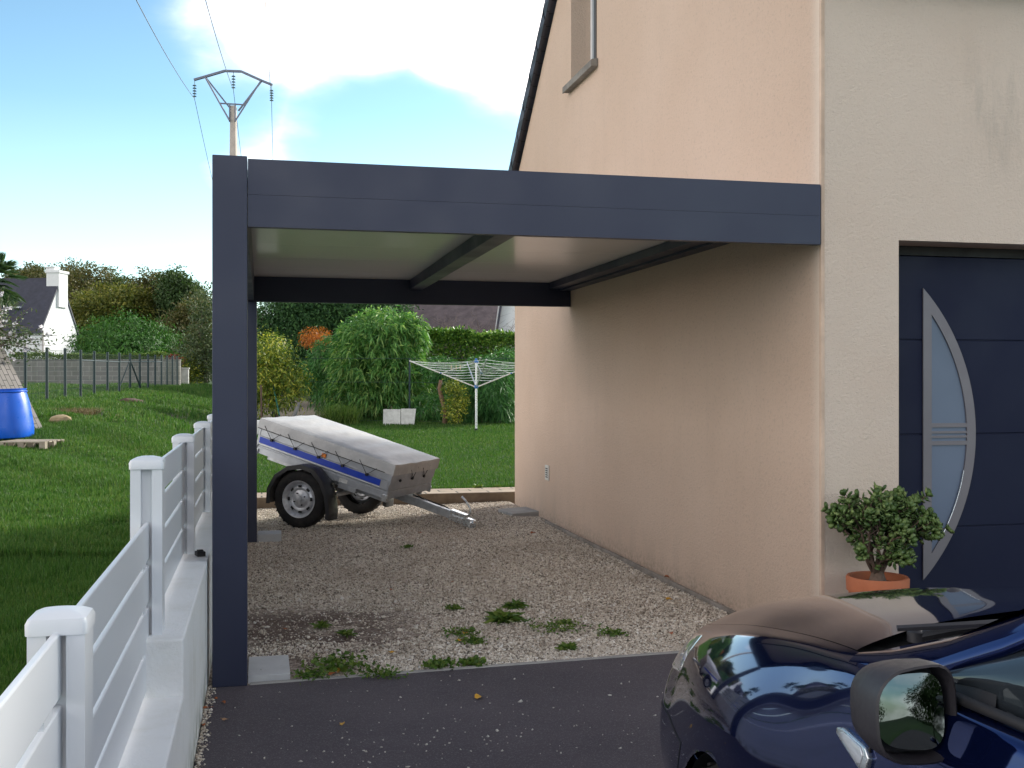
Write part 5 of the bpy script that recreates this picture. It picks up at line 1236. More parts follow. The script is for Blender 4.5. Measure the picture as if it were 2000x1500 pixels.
# dry grass heap
def tuftplant(name, loc, n, h, wd, m, label, cat='plant', lean=1.0, rad=.2):
    a = rng.random((n, 2))*2-1; pts = np.stack([a[:, 0]*rad, a[:, 1]*rad, np.zeros(n)], 1); k0 = blades(name, pts, np.full(n, h), wd, m, None, None, lean=lean)
    k0.location = loc; tag(k0, label, cat); return k0
M['straw'] = leafmat('straw', [(.14, .10, .055), (.24, .18, .09)], .7, .1, 3)
o = at(152, 24); tuftplant('dead_grass', o, 500, .22, .014, M['straw'], 'brown heap of dead grass in the meadow before the mesh fence', lean=2.2, rad=.45)
# palm at left edge and flowering shrub
o = at(-12, 25); pm_ = empty('palm_tree', o); tag(pm_, 'fan palm with stiff green fronds cut by the left edge', 'palm')
MB().tube([(0, 0, -.2), (.02, 0, 1.5), (0, 0, P(0, 560, 25).z-o[2])], [.16, .14, .15], 10).build('trunk', M['bark'], pm_, smooth=True)
hc = np.array([0, 0, P(0, 548, 25).z-o[2]]); PP, DD = [], []
for i in range(34):
    a = rng.uniform(0, 2*np.pi); el = rng.uniform(-.9, 1.25); d = np.array([math.cos(a)*math.cos(el), math.sin(a)*math.cos(el), math.sin(el)]); c = hc+d*.42
    side_ = unit(np.cross(d, [0, 0, 1.0])+rng.normal(0, .1, 3)); upv = np.cross(side_, d)
    for t in np.linspace(-1.15, 1.15, 17): PP.append(c); DD.append(d*math.cos(t)+side_*math.sin(t)+upv*.08)
    
leaves('frond', np.array(PP), np.array(DD), .42, .045, LM['palm'], pm_, .35)
o = at(5, 21); ms = empty('flowering_shrub', o); tag(ms, 'sparse grey green shrub with white blossoms reaching in from the left edge', 'shrub')
tw = MB(); c0 = P(-55, 700, 21)-Vector(o); LP_, LD_, FP_, FD_ = [], [], [], []
rs = random.Random(3)
ends = [(112, 655), (85, 640), (100, 675), (60, 600), (75, 690), (40, 590), (95, 665), (50, 660), (65, 640), (30, 620), (20, 575), (45, 640), (35, 670), (58, 705), (10, 600), (25, 700), (70, 672), (15, 660), (88, 690), (5, 560), (48, 612)]
for ex, ey in ends:
    e = P(ex, ey, 21+rs.uniform(-.7, .7))-Vector(o); st_ = c0+Vector((rs.uniform(-.2, .2), rs.uniform(-.3, .3), rs.uniform(-.4, .5))); m1 = lerp(st_, e, .5)+Vector((0, 0, .16)); tw.tube([st_, m1, e], [.018, .010, .004], 5)
    for k in range(46):
        t = rs.uniform(.15, 1); q_ = (lerp(lerp(st_, m1, min(1, t*2)), e, max(0, t*2-1)))+Vector((rs.gauss(0, .09), rs.gauss(0, .10), rs.gauss(0, .08)))*(1.5-t)
        LP_.append(q_); LD_.append((rs.gauss(0, 1), rs.gauss(0, 1), rs.gauss(-.2, .8)))
    if rs.random() < .6:
        for k in range(2):
            t = rs.uniform(.4, .95); q_ = lerp(m1, e, max(0, t*2-1))+Vector((rs.gauss(0, .06), 0, rs.gauss(0, .05)))
            for z_ in range(7): FP_.append(q_); FD_.append((rs.gauss(0, 1), rs.gauss(-.5, 1), rs.gauss(.3, .8)))
tw.tube([Vector((c0.x, c0.y, -.2)), c0+Vector((0, 0, -.1))], [.08, .04], 7)
tw.build('branch', M['bark'], ms); leaves('foliage', np.array([tuple(v) for v in LP_]), np.array(LD_), .085, .038, LM['magnolia'], ms, .3); leaves('blossom', np.array([tuple(v) for v in FP_]), np.array(FD_), .075, .06, LM['petal'], ms, .1)

# ------------------------------------------------------------ garden behind the carport
def bamboo(name, px, Zd, blobs, nspray, m, label, ll=.24, lw=.026, per=13, culms=26):
    o = at(px, Zd); r = empty(name, o); tag(r, label, 'bamboo'); B = [bl(*b_[:2], Zd+b_[4] if len(b_) > 4 else Zd, b_[2], b_[3], o) for b_ in blobs]
    c, d = blobpts(B, nspray, .7); c[:, 2] = np.maximum(c[:, 2], .08)
    PPs = np.repeat(c, per, 0)+rng.normal(0, .05, (nspray*per, 3)); dd = np.repeat(unit(d*.7+np.array([0, 0, -.15])+rng.normal(0, .25, (nspray, 3))), per, 0)
    DD = dd*.8+rng.normal(0, .62, (nspray*per, 3)); leaves('foliage', PPs, DD, ll*rng.uniform(.6, 1.2, len(PPs)), lw, m, r, .65, .15)
    cm = MB()
    for i in range(culms):
        b_ = B[i % len(B)]; a = Vector((random.uniform(-.5, .5)*b_[3]+b_[0]*.5, random.uniform(-.5, .5)*b_[4], -.1)); e = Vector((b_[0]+random.uniform(-.7, .7)*b_[3], b_[1]+random.uniform(-.5, .5)*b_[4], b_[2]+random.uniform(0, .8)*b_[5]))
        cm.tube([a, lerp(a, e, .5)+Vector((0, 0, .2)), e], [.014, .011, .004], 5)
    cm.build('culm', simple('culm', (.16, .17, .06), .5), r); return r
GZ = 31.5
bamboo('bamboo_clump', 750, GZ, [(755, 640, 50, 38), (735, 665, 70, 48), (790, 670, 42, 50), (700, 715, 55, 45), (760, 720, 66, 50), (690, 770, 50, 35), (745, 778, 60, 30), (800, 760, 36, 40), (715, 620, 22, 15), (815, 640, 18, 20)], 1750, LM['bamboo'], 'tall arching bamboo clump in the middle behind the lawn', .25, .042)
bamboo('bamboo_clump', 650, 32.5, [(645, 700, 34, 42), (670, 680, 26, 34), (640, 760, 36, 42), (610, 735, 22, 40), (690, 650, 18, 22)], 520, LM['bamboo_dark'], 'lower darker bamboo left of the tall bamboo clump', .20, .028, culms=12)
bamboo('bamboo_clump', 935, 30.3, [(965, 760, 50, 50), (920, 790, 40, 30), (985, 800, 30, 22), (940, 735, 40, 35, .5), (985, 710, 30, 25, .6), (860, 720, 36, 18, .8), (845, 790, 30, 25, .6)], 1050, LM['bamboo_dark'], 'low dark bamboo thicket behind the rotary airer', .26, .026, culms=18)
a = P(800, HOR, 34); b_ = P(1120, HOR, 36); hedge('garden_hedge', (a.x, a.y, gz(a.x, a.y)-.1), (b_.x, b_.y, gz(b_.x, b_.y)-.1), CAMH+(HOR-652)/FPX*34-gz(a.x, a.y)+.1, 1.4, 34000, .13, LM['hedge'], 'broad dense green hedge behind the garden under the brown roof', bulge=.035)
o = at(535, 29.5); tree('yellow_laurel', o, [bl(520, 690, 29.5, 44, 38, o), bl(545, 725, 29.5, 42, 40, o), bl(505, 735, 29.5, 40, 50, o), bl(560, 765, 29.5, 30, 34, o), bl(515, 780, 29.5, 30, 24, o), bl(580, 748, 29.7, 20, 24, o)],
     8500, .115, LM['laurel'], 'yellow green leafy shrub beside the rear carport post', 'shrub', None, .05, aspect=.36, clump=8, droop=.5, limbs=12)
o = at(600, 44); tree('conifer', o, [bl(560, 620, 44, 55, 28, o), bl(610, 625, 44, 60, 34, o), bl(660, 615, 44, 55, 30, o), bl(540, 660, 44, 50, 30, o), bl(600, 680, 44, 75, 45, o), bl(700, 640, 44, 50, 50, o), bl(640, 720, 44, 80, 40, o), bl(540, 720, 43, 40, 40, o), bl(575, 604, 44, 40, 16, o), bl(750, 690, 44, 50, 50, o), bl(590, 588, 44, 60, 22, o), bl(680, 590, 44, 60, 22, o), bl(745, 600, 44, 50, 26, o)],
     56000, .17, LM['conifer'], 'dark layered conifer behind the orange shrub', 'tree', None, .25, aspect=.35, clump=12, droop=.5, up=.05, spread=1.5, limbs=14)
o = at(616, 35); tree('orange_shrub', o, [bl(618, 656, 35, 22, 13, o), bl(604, 664, 35, 14, 9, o), bl(630, 668, 35, 12, 9, o)], 1500, .10, LM['orange'], 'small bright orange shrub between conifer and bamboo', 'shrub', None, .03, aspect=.3, clump=8, droop=.8, limbs=9)
o = at(505, 52); tree('purple_tree', o, [bl(505, 622, 52, 14, 16, o), bl(520, 640, 52, 16, 20, o)], 1400, .16, leafmat('leaf_copper', [(.05, .025, .02), (.11, .06, .04)], .6, .1), 'copper brown tree top peeping beside the rear carport post', 'tree', None, .1)
# far bungalow with a brown roof and white gable
o = at(900, 46); fh = empty('bungalow', o); tag(fh, 'house with grey brown roof and white gable beyond the garden hedge', 'house')
za = lambda y, Zd: CAMH+(HOR-y)/FPX*Zd-o[2]
A_ = P(972, HOR, 45)-Vector(o); B_ = P(600, HOR, 47)-Vector(o); A_.z = B_.z = 0; rdir = (B_-A_).normalized(); nrm_ = Vector((rdir.y, -rdir.x, 0)) 
if nrm_.y > 0: nrm_ = -nrm_
zr, ze = za(560, 46), za(668, 45)
b = MB(); e0, e1_ = A_+nrm_*0, B_+nrm_*0; r0, r1 = A_-nrm_*3.2+rdir*(-.35), B_-nrm_*3.2
for p in (e0, e1_): p.z = ze
for p in (r0, r1): p.z = zr
dn = Vector((0, 0, .16)); b.add([e0, e1_, r1, r0, e0-dn, e1_-dn, r1-dn, r0-dn], [(0, 1, 2, 3), (7, 6, 5, 4), (0, 4, 5, 1), (1, 5, 6, 2), (2, 6, 7, 3), (3, 7, 4, 0)])
k0, k1 = A_-nrm_*6.4+Vector((0, 0, ze)), B_-nrm_*6.4+Vector((0, 0, ze)); b.add([r0, r1, k1, k0, r0-dn, r1-dn, k1-dn, k0-dn], [(0, 1, 2, 3), (7, 6, 5, 4), (0, 4, 5, 1), (1, 5, 6, 2), (2, 6, 7, 3), (3, 7, 4, 0)])
b.build('roof', simple('brown_roof', (.105, .082, .085), .8, 0, .35, 2.2), fh)
b = MB(); w0_ = A_+nrm_*(-.1)+rdir*.25; w1_ = A_-nrm_*6.2+rdir*.25; wr = A_-nrm_*3.2+rdir*(-.1)
for s_ in (0,):
    b.add([(w0_.x, w0_.y, -.2), (w1_.x, w1_.y, -.2), (w1_.x, w1_.y, ze-.2), (wr.x, wr.y, zr-.18), (w0_.x, w0_.y, ze-.2)], [(0, 1, 2, 3, 4)])
w2_ = B_+nrm_*(-.1); b.add([(w0_.x, w0_.y, -.2), (w2_.x, w2_.y, -.2), (w2_.x, w2_.y, ze-.2), (w0_.x, w0_.y, ze-.2)], [(0, 1, 2, 3)])
b.build('wall', M['white_render'], fh)
# white extension standing in front of the gable on the right
C_ = P(968, HOR, 44.2)-Vector(o); D_ = P(1100, HOR, 43.6)-Vector(o); t0, t1 = za(596, 44), za(590, 44)
b = MB(); sl_ = (C_-D_).normalized()
Cb, Ct = P(968, 645, 44.2)-Vector(o), P(976, 596, 44.2)-Vector(o); Cg = P(962, 700, 44.2)-Vector(o)
b.add([Cg, P(1100, 700, 44)-Vector(o), P(1100, 560, 44)-Vector(o), P(984, 560, 44.2)-Vector(o), Ct], [(0, 1, 2, 3, 4)]); b.add([p+Vector((.0, .3, 0)) for p in (Cg, P(1100, 700, 44)-Vector(o), P(1100, 560, 44)-Vector(o), P(984, 560, 44.2)-Vector(o), Ct)], [(4, 3, 2, 1, 0)])
b.build('gable', M['white_render'], fh)
MB().bar(P(960, 715, 44.1)-Vector(o), P(984.5, 555, 44.1)-Vector(o), .5, .09).build('verge', M['far_slate'], fh)
# bare twiggy tree before the roof
def baretree(name, px, Zd, w_, top, label, nn=120):
    o2 = at(px, Zd); r = empty(name, o2); tag(r, label, 'tree'); b = MB(); q2 = random.Random(px)
    for i in range(nn):
        s_ = Vector((q2.uniform(-.3, .3)*w_, q2.uniform(-.3, .3), top*q2.uniform(.25, .6))); d_ = Vector((q2.gauss(0, .8), q2.gauss(0, .6), q2.uniform(.2, 1.3))).normalized(); p1 = s_+d_*q2.uniform(.5, 1.2); p2 = p1+(d_+Vector((q2.gauss(0, .5), q2.gauss(0, .4), .1))).normalized()*q2.uniform(.4, 1.0)
        b.tube([s_, p1, p2], [.018, .010, .004], 4, False)
        for k in range(3):
            st2 = lerp(p1, p2, q2.random()); b.tube([st2, st2+Vector((q2.gauss(0, .3), q2.gauss(0, .3), q2.uniform(0, .4)))], [.006, .002], 3, False)
    b.tube([(0, 0, -.2), (0, 0, top*.5)], [.1, .05], 7); b.build('branch', simple('twig', (.17, .13, .12), .8, 0, .3, 9), r)
baretree('bare_tree', 880, 41, 3.4, za(610, 41), 'bare twiggy tree in front of the brown roof', 210)
baretree('bare_tree', 945, 42, 2.0, za(615, 42), 'smaller bare twiggy tree by the white gable', 90)
# variegated bush and stump
o = at(890, 29.3); tree('variegated_shrub', o, [bl(888, 800, 29.3, 18, 24, o), bl(895, 775, 29.3, 15, 22, o), bl(884, 755, 29.3, 14, 12, o)], 2200, .07, LM['laurel'], 'narrow yellow speckled shrub left of the airer pole', 'shrub', None, .02, aspect=.5, clump=6)
o = at(868, 29.6); b = MB().tube([(0, 0, -.1), (.03, 0, .35), (-.08, 0, .75), (-.14, 0, 1.0), (-.10, 0, 1.22)], [.075, .065, .06, .05, .045], 8); o2 = b.build('stump', concrete('stump_bark', (.14, .08, .05), (.22, .13, .08), 2), smooth=True); o2.location = o; tag(o2, 'bent brown tree stump with cut top left of the speckled shrub', 'stump')
o = at(556, 29.0); b = MB().tube([(-.15, 0, -.1), (-.08, 0, .25), (.06, 0, .62)], [.07, .055, .04], 8); o2 = b.build('cut_trunk', concrete('pale_bark', (.16, .15, .15), (.26, .25, .24), 2), smooth=True); o2.location = at(580, 29.0); tag(o2, 'pale leaning cut trunk under the yellow shrub', 'stump')
# rear garden wire fence
pts_ = [(500, 30.6), (533, 30.5), (800, 30.3), (1030, 30.0)]
gf = empty('garden_fence', at(800, 30.3)); go = gf.location.copy(); tag(gf, 'thin green wire garden fence in front of the bamboo', 'fence')
prev = None; w_ = MB()
for px, Zd in pts_:
    x, y, z = at(px, Zd); zt = P(px, 700, Zd).z
    MB().tube([(x-go.x, y-go.y, z-go.z-.1), (x-go.x, y-go.y, zt-go.z)], .028, 8).build('post', M['green_metal'], gf)
    if prev:
        for f in (.0, .37, .97): w_.tube([(prev[0], prev[1], lerp(prev[3], prev[2], f)), (x-go.x, y-go.y, lerp(zt-go.z, z-go.z, f))], .0065, 4, False)
    prev = (x-go.x, y-go.y, z-go.z, zt-go.z)
xq = [P(px, HOR, 30.1) for px in np.arange(935, 1005, 7)]
for q_ in xq: w_.tube([(q_.x-go.x, q_.y-go.y, P(0, 757, 30).z-go.z), (q_.x-go.x, q_.y-go.y, P(0, 740, 30).z-go.z)], .006, 3, False)
w_.build('wire', M['green_metal'], gf)
a_, b2_ = P(540, 742, 29.6), P(545, 808, 28.4); o2 = MB().tube([P(531, 742, 29.4), P(546, 812, 28.6)], .02, 8).build('garden_stake', simple('stake_green', (.02, .12, .08), .3)); tag(o2, 'slanting green stake by the yellow shrub behind the trailer', 'stake')
o2 = MB().tube([P(510, 752, 28), P(511, 822, 27.8)], .022, 8).build('garden_stake', simple('stake_rust', (.10, .055, .04), .8)); tag(o2, 'upright rusty stake close to the rear carport post', 'stake')
# white sack / bin behind the trailer
o = G(516, 824, .30); bb = MB().lathe([(.0, .62), (.20, .60), (.28, .5), (.30, .3), (.32, .05), (.30, 0)], 20); o2 = bb.build('white_bin', simple('white_plastic', (.62, .62, .60), .5, 0, .15, 6), smooth=True, auto=True); o2.location = (at(512, 25.5)[0], at(512, 25.5)[1], at(512, 25.5)[2]-.12); o2.scale = (1.15, .8, .78); tag(o2, 'rounded white plastic bin behind the trailer', 'bin')
# concrete slabs on edge
M['slab_w'] = concrete('washed_slab', (.50, .49, .46), (.66, .65, .62), 3)
sa, sb = P(748, HOR, 29.2), P(783, HOR, 29.2); sg = gz(sa.x, sa.y)
for (pa_, pb_, za_, lab) in ((748, 782, 0, 'left white concrete slab standing on edge at back of the lawn'), (783, 812, .0, 'right white concrete slab standing on edge at back of the lawn')):
    A, B = P(pa_, HOR, 29.2), P(pb_, HOR, 29.2); L_ = (B-A).length; b = MB().box(0, L_, 0, .05, -.05, .44 if pa_ < 760 else .46)
    if pa_ > 760: b.v = [(x-(.05 if z < 0 and x > .1 else 0), y, z) for x, y, z in b.v]
    o2 = b.build('concrete_slab', M['slab_w'], bevel=.008); o2.location = (A.x, A.y, gz(A.x, A.y)); o2.rotation_euler = (R(-9), 0, -YAW); tag(o2, lab, 'slab', 'concrete slabs on edge')
# grass clumps at the back
o = at(665, 29.3); tuftplant('grass_clump', o, 900, .62, .02, LM['weed'], 'tall grass clump at back of the lawn left of the white slabs', lean=.9, rad=.42)

# rotary clothes airer
AZ = 27.0; o = at(930, AZ); ai = empty('clothes_airer', (o[0], o[1], o[2]), -YAW*.2); tag(ai, 'open rotary clothes airer with white lines on the lawn', 'clothes airer')
zt, zl = P(0, 704, AZ).z-o[2], P(0, 755, AZ).z-o[2]
M['alu'] = simple('aluminium', (.72, .74, .76), .3, .55, .05, 8); M['hub'] = simple('hub_blue', (.02, .14, .42), .4); M['line'] = simple('line_white', (.72, .76, .74), .6)
MB().tube([(0, 0, .06), (0, 0, zl+.1)], .028, 12).tube([(0, 0, zl+.1), (0, 0, zt)], .022, 12).build('pole', M['alu'], ai, smooth=True, auto=True)
MB().tube([(0, 0, -.1), (0, 0, .09)], .038, 12).build('ground_socket', M['black'], ai)
MB().lathe([(.03, zl-.05), (.05, zl-.03), (.05, zl+.02), (.03, zl+.04)], 12).build('lower_hub', M['hub'], ai); MB().lathe([(.025, zt-.06), (.06, zt-.05), (.06, zt-.01), (.03, zt+.0), (.028, zt+.05), (0, zt+.055)], 12).build('top_hub', M['hub'], ai)
tipx, tipz = 1.66, P(0, 705, AZ).z-o[2]
def armp(k, t, y=0): a = k*math.pi/2; return Vector((math.cos(a)*lerp(.04, tipx, t), math.sin(a)*lerp(.04, tipx, t), lerp(zl, tipz, t)))
for k in range(4):
    MB().bar(armp(k, 0), armp(k, 1), .022, .03).build('arm', M['alu'], ai)
    MB().bar((0, 0, zt-.04), armp(k, .52), .010, .014).build('strut', M['alu'], ai)
    MB().lathe([(.02, 0), (.03, .015), (.02, .03)], 8, Matrix.Translation(armp(k, .52)-Vector((0, 0, .015)))).build('joint', M['hub'], ai)
ln = MB()
for t in np.linspace(.25, .99, 8):
    for k in range(4):
        a, b3 = armp(k, t), armp(k+1, t); m1 = lerp(a, b3, .5); sg_ = (a-b3).length*.022; ln.tube([a, lerp(a, m1, .5)-Vector((0, 0, sg_*.75)), m1-Vector((0, 0, sg_)), lerp(m1, b3, .5)-Vector((0, 0, sg_*.75)), b3], .0042, 4, False)
ln.build('washing_line', M['line'], ai)
pg = MB()
for px_, yy_ in ((-.62, .72), (-.50, .70), (-.40, .66)):
    pg.box(px_-.008, px_+.008, -.02, .02, zl+.42, zl+.54)
pg.build('clothes_peg', simple('peg', (.62, .50, .32), .5), ai)

# ------------------------------------------------------------ potted jade plant
o = PY(1714, 1125, 5.47); pot = empty('plant_pot', (o.x, o.y, 0)); tag(pot, 'round terracotta pot by the garage door holding the jade plant', 'plant pot')
zr_ = o.z; pr = .168
M['terracotta'] = simple('terracotta', (.42, .13, .055), .75, 0, .14, 7, .2, 300)
MB().lathe([(.0, 0), (.115, 0), (.122, .01), (pr-.012, zr_-.10), (pr-.010, zr_-.085), (pr, zr_-.08), (pr+.003, zr_-.01), (pr-.003, zr_), (pr-.018, zr_-.002), (pr-.024, zr_-.05), (pr-.03, zr_-.20), (0, zr_-.20)], 48).build('pot', M['terracotta'], pot, smooth=True, auto=True)
sb_ = MB().lathe([(pr-.024, zr_-.045), (.08, zr_-.035), (0, zr_-.03)], 32).build('soil', simple('potting_soil', (.035, .024, .018), .95, 0, .6, 60, .9, 120), pot)
jr = empty('jade_plant', (o.x, o.y, zr_-.035)); tag(jr, 'bushy jade plant with thick rounded leaves in the terracotta pot', 'plant')
q3 = random.Random(5); br = MB(); LPj, LDj, LNj = [], [], []
def grow(p, d, L_, r, depth):
    e = p+d*L_; m1 = lerp(p, e, .5)+Vector((q3.gauss(0, .006), q3.gauss(0, .006), .004)); br.tube([p, m1, e], [r, r*.86, r*.72], 6, depth == 0)
    if depth in (1, 2) and q3.random() < .75:
        for k in range(5):
            ld = Vector((q3.gauss(0, 1), q3.gauss(0, 1), q3.gauss(.3, .6))); LPj.append(m1); LDj.append(ld.normalized()); LNj.append(d)
    if depth >= 3 or (depth == 2 and q3.random() < .25):
        for nn_ in range(3 if depth >= 3 else 2):
            c = e-d*(.020*nn_)
            for k in range(6 if nn_ == 0 else 4):
                a = k*2*math.pi/(6 if nn_ == 0 else 4)+nn_*.8+q3.random()*.5; o1 = d.orthogonal().normalized(); o2_ = d.cross(o1)
                ld = (o1*math.cos(a)+o2_*math.sin(a))+d*(.85 if nn_ == 0 else .25)+Vector((0, 0, .15)); LPj.append(c); LDj.append(ld.normalized()); LNj.append(d)
        return
    for k in range(3 if depth < 2 else 2):
        nd = (d+Vector((q3.gauss(0, .42), q3.gauss(0, .40), q3.gauss(.02, .3)))).normalized(); grow(e, nd, L_*q3.uniform(.60, .86), r*.64, depth+1)
for a in np.linspace(0, 2*math.pi, 10)[:-1]:
    d0 = Vector((math.cos(a)*q3.uniform(.30, .8), math.sin(a)*q3.uniform(.3, .6), q3.uniform(1.1, 1.9))).normalized(); grow(Vector((math.cos(a)*.012, math.sin(a)*.012, .03)), d0, q3.uniform(.145, .19), .012, 0)
grow(Vector((0, 0, .04)), Vector((.85, -.05, .95)).normalized(), .17, .011, 0)
for ax_, ay_ in ((-.9, -.3), (.5, -.8), (-.3, -.9), (.9, .1)): grow(Vector((0, 0, .06)), Vector((ax_, ay_, .85)).normalized(), .10, .009, 1)
br.tube([(0, 0, -.02), (0, 0, .02), (.0, .0, .07)], [.058, .045, .028], 10)
br.build('branch', simple('jade_bark', (.13, .085, .06), .8, 0, .3, 30), jr, smooth=True)
def thickleaves(name, Pp, D, Nn, L_, W_, th, m, parent):
    """rounded fleshy leaves: 8-gon outline with domed faces"""
    k = len(Pp); D = unit(D); Nn = unit(Nn-D*np.sum(Nn*D, 1, keepdims=True)+1e-6); S = np.cross(D, Nn)
    ol = [(0, 0), (.30, .30), (.62, .50), (.88, .36), (1, 0), (.88, -.36), (.62, -.50), (.30, -.30)]
    L_ = L_*rng.uniform(.6, 1.2, k)
    V = [Pp+D*(L_*a)[:, None]+S*(L_*W_*b)[:, None]+Nn*(L_*.10*a*a)[:, None] for a, b in ol]; c = Pp+D*(L_*.58)[:, None]
    V += [c+Nn*(L_*(th+.03))[:, None], c-Nn*(L_*(th-.03))[:, None]]; V = np.stack(V, 1).reshape(-1, 3)
    F0 = np.array([[i, (i+1) % 8, 8] for i in range(8)]+[[(i+1) % 8, i, 9] for i in range(8)]); F = (F0[None]+10*np.arange(k)[:, None, None]).reshape(-1, 3)
    return mesh_np(name, V, F, m, parent, True)
J = np.array([tuple(v) for v in LPj]); JD = np.array([tuple(v) for v in LDj]); JN = np.array([tuple(v) for v in LNj])
kp = rng.random(len(J)) < .74; thickleaves('foliage', J[kp], JD[kp], JN[kp], .050, .72, .12, LM['jade'], jr)

# ------------------------------------------------------------ weeds and fallen leaves
def weed(px, py_, wpx, hpx, kind, label, z=0.0, n=None):
    o = G(px, py_, z); s_ = (o.x*sT+o.y*cT)/FPX; Rr_ = wpx*s_/2*1.15; H_ = hpx*s_; r = empty('weed', (o.x, o.y, z)); tag(r, label, 'weed', 'weeds in the gravel')
    n = n or int(40+wpx*.6)
    if kind == 'rosette':
        k = n; a = rng.uniform(0, 2*np.pi, k); el = rng.uniform(.15, 1.2, k); D = np.stack([np.cos(a)*np.cos(el), np.sin(a)*np.cos(el), np.sin(el)], 1); P0 = np.zeros((k, 3))+rng.normal(0, Rr_*.12, (k, 3))*[1, 1, 0]
        leaves('foliage', P0, D, Rr_*rng.uniform(.6, 1.1, k), Rr_*.20, LM['weed'], r, .55, .15)
    else:
        k = n*2; P0 = np.stack([rng.normal(0, Rr_*.45, k), rng.normal(0, Rr_*.45, k), rng.uniform(0, H_*.4, k)], 1); D = rng.normal(0, 1, (k, 3)); D[:, 2] = abs(D[:, 2])*.8+.25
        leaves('foliage', P0, D, rng.uniform(.02, .045, k)*(1+H_*2), .014 if kind == 'small' else .03, LM['weed'], r, .4, .15)
    return r
for a in ((985, 1212, 96, 30, 'rosette', 'largest dandelion like weed in the middle of the gravel'), (1005, 1185, 60, 20, 'rosette', 'weed tuft just behind the largest gravel weed'), (660, 1305, 120, 30, 'broad', 'broad leaved weed patch beside the front footing slab'),
          (612, 1322, 70, 18, 'small', 'low weed mat right of the footing slab edge'), (628, 1222, 44, 16, 'rosette', 'small weed on the brown earth patch nearest the far side'), (675, 1240, 46, 14, 'rosette', 'small weed on the brown earth patch nearer the tarmac'),
          (903, 1240, 70, 20, 'small', 'yellowing weed left of the largest gravel weed'), (925, 1255, 50, 14, 'small', 'tiny weed in front of the yellowing weed'), (1090, 1228, 110, 20, 'small', 'straggling weed right of the largest gravel weed'), (1105, 1218, 40, 24, 'rosette', 'upright weed tuft in the straggling weed patch'),
          (1196, 1238, 52, 10, 'small', 'flat weed tuft farthest right in the gravel'), (1108, 1268, 60, 14, 'rosette', 'thin spreading weed close to the tarmac edge'), (858, 1302, 50, 16, 'broad', 'leafy weed by the concrete strip with orange leaf'), (925, 1298, 44, 18, 'broad', 'leafy weed by the concrete strip right of its twin'),
          (885, 1190, 28, 12, 'small', 'tiny weed behind the yellowing weed'), (797, 1070, 16, 8, 'small', 'tiny green sprig alone in the middle gravel'), (1112, 1020, 22, 16, 'small', 'small sprig growing at the foot of the beige wall'), (745, 1318, 70, 8, 'small', 'thin line of weed along the concrete strip'),
          (1062, 958, 26, 14, 'rosette', 'pale weed in the lawn edge left of the house corner'),):
    weed(*a, z=.1 if a[1] < 970 else 0.0)
a = at(935, 15.0); weed(935, 953, 34, 24, 'rosette', 'spiky weed growing at the lawn edge behind the brick path', z=.1); weed(972, 952, 26, 22, 'rosette', 'small spiky weed at the lawn edge nearest the house corner', z=.1)
M['leaf_y'] = simple('leaf_yellow', (.55, .30, .03), .6, 0, .25, 40); M['leaf_o'] = simple('leaf_brown', (.33, .10, .03), .7, 0, .3, 40); M['leaf_p'] = simple('leaf_pale', (.38, .22, .12), .8, 0, .3, 40)
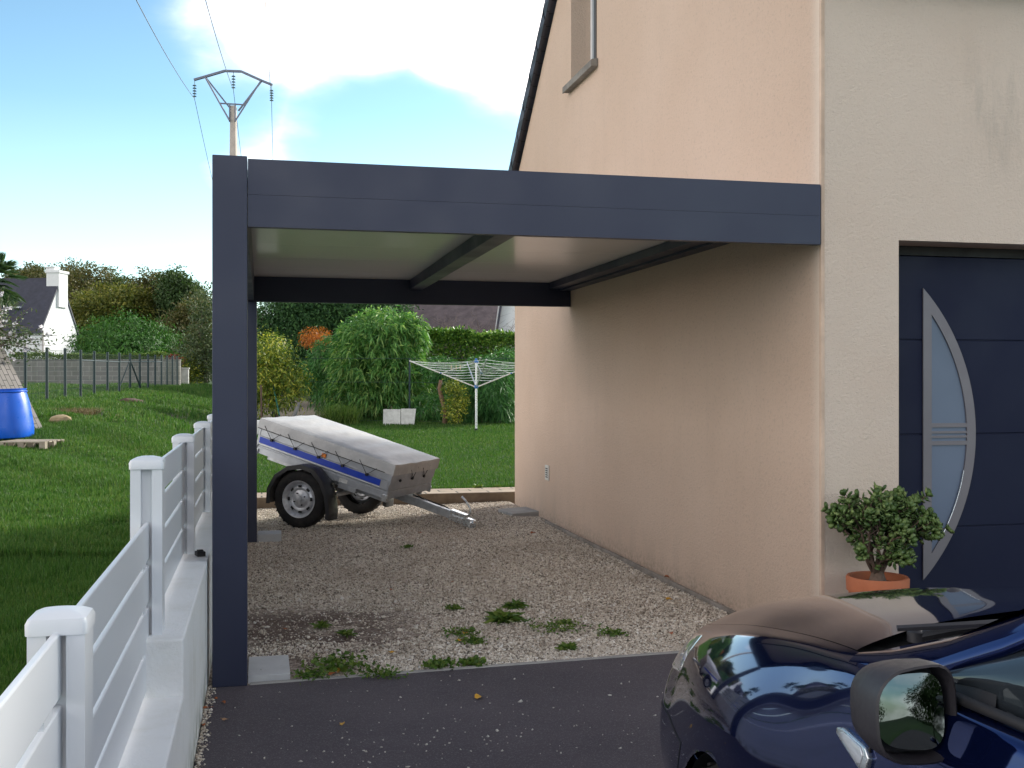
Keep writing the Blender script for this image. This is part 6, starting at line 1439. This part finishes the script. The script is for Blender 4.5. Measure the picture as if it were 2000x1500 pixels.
fl = [(935, 1362, 'y', 26, 'yellow brown leaf lying on tarmac midway to the concrete strip'), (668, 1414, 'y', 16, 'yellow leaf on tarmac in front of the footing slab'), (404, 1383, 'o', 16, 'orange leaf on tarmac touching the white wall foot'), (436, 1372, 'o', 14, 'orange leaf on tarmac just below the carport post'),
      (421, 1365, 'o', 12, 'small orange leaf between post base and wall'), (441, 1406, 'p', 15, 'pale brown leaf on tarmac below the carport post'), (397, 1416, 'o', 12, 'brown leaf in the grit by the white wall'), (768, 1276, 'y', 14, 'single yellow leaf on the gravel near the earth patch'),
      (664, 1312, 'y', 22, 'bright yellow leaf under the broad leaved weed'), (650, 1318, 'o', 20, 'rusty leaf under the broad leaved weed'), (908, 1238, 'y', 18, 'golden leaf caught in the yellowing weed'), (900, 1252, 'y', 16, 'yellow leaf in front of the yellowing weed'),
      (1308, 1172, 'y', 18, 'yellow leaf on gravel toward the beige wall'), (1310, 1238, 'o', 16, 'red brown leaf on gravel nearest the car'), (1041, 1042, 'o', 16, 'dark red leaf on gravel near the grey slab'), (820, 1041, 'o', 9, 'tiny dark red leaf on gravel right of the trailer wheel'),
      (884, 1138, 'o', 8, 'tiny russet leaf in the middle of the gravel'), (765, 1153, 'o', 10, 'tiny russet leaf on the gravel before the earth patch'), (1352, 1138, 'y', 12, 'yellow leaf lodged against the wall kerb'), (860, 1296, 'o', 14, 'orange leaf in the weed by the strip'),
      (1302, 1128, 'o', 16, 'brown leaf lying by the wall kerb'), (560, 1230, 'o', 12, 'rusty leaf on the brown earth patch')]
for px, py_, k, w_, lab in fl:
    o = G(px, py_, .006); s_ = (o.x*sT+o.y*cT)/FPX*w_/2; b = MB(); nn_ = 9
    c = Vector((0, 0, .004)); ring_ = [Vector((s_*math.cos(a)*(1+.18*math.sin(3*a)), s_*.62*math.sin(a)*(1+.1*math.cos(5*a)), .004+.22*s_*math.cos(2*a+px)+.12*s_)) for a in np.linspace(0, 2*math.pi, nn_, endpoint=False)]
    b.add([c]+ring_, [(0, 1+i, 1+(i+1) % nn_) for i in range(nn_)]); b.tube([ring_[0], ring_[0]+Vector((s_*.5, 0, .003))], .0015, 4)
    ob = b.build('fallen_leaf', M['leaf_'+k]); ob.location = (o.x, o.y, .004 if py_ > 1330 else .008); ob.rotation_euler = (0, 0, random.uniform(0, 6)); tag(ob, lab, 'leaf', 'fallen leaves')

# trees across the lane behind the viewer (seen in the car's paint and mirror)
for i, (x, y, lb) in enumerate(((-24, -14, 'leafy tree across the lane left behind the viewer'), (-12, -30, 'broad leafy tree straight behind the viewer'), (3, -36, 'dark leafy tree behind the parked car'))):
    tree('broadleaf_tree', (x, y, 0), [(0, 0, 3.6, 4.6, 3.4, 2.9), (2.5, .5, 4.6, 3.0, 2.8, 2.4), (-3.0, 0, 4.0, 3.0, 3.0, 2.2), (0, 0, 1.3, 5.5, 3.0, 1.6)], 34000, .24, LM['wood2'], lb, 'tree', 'trees behind the viewer', .2, limbs=9, aspect=.6, clump=9)
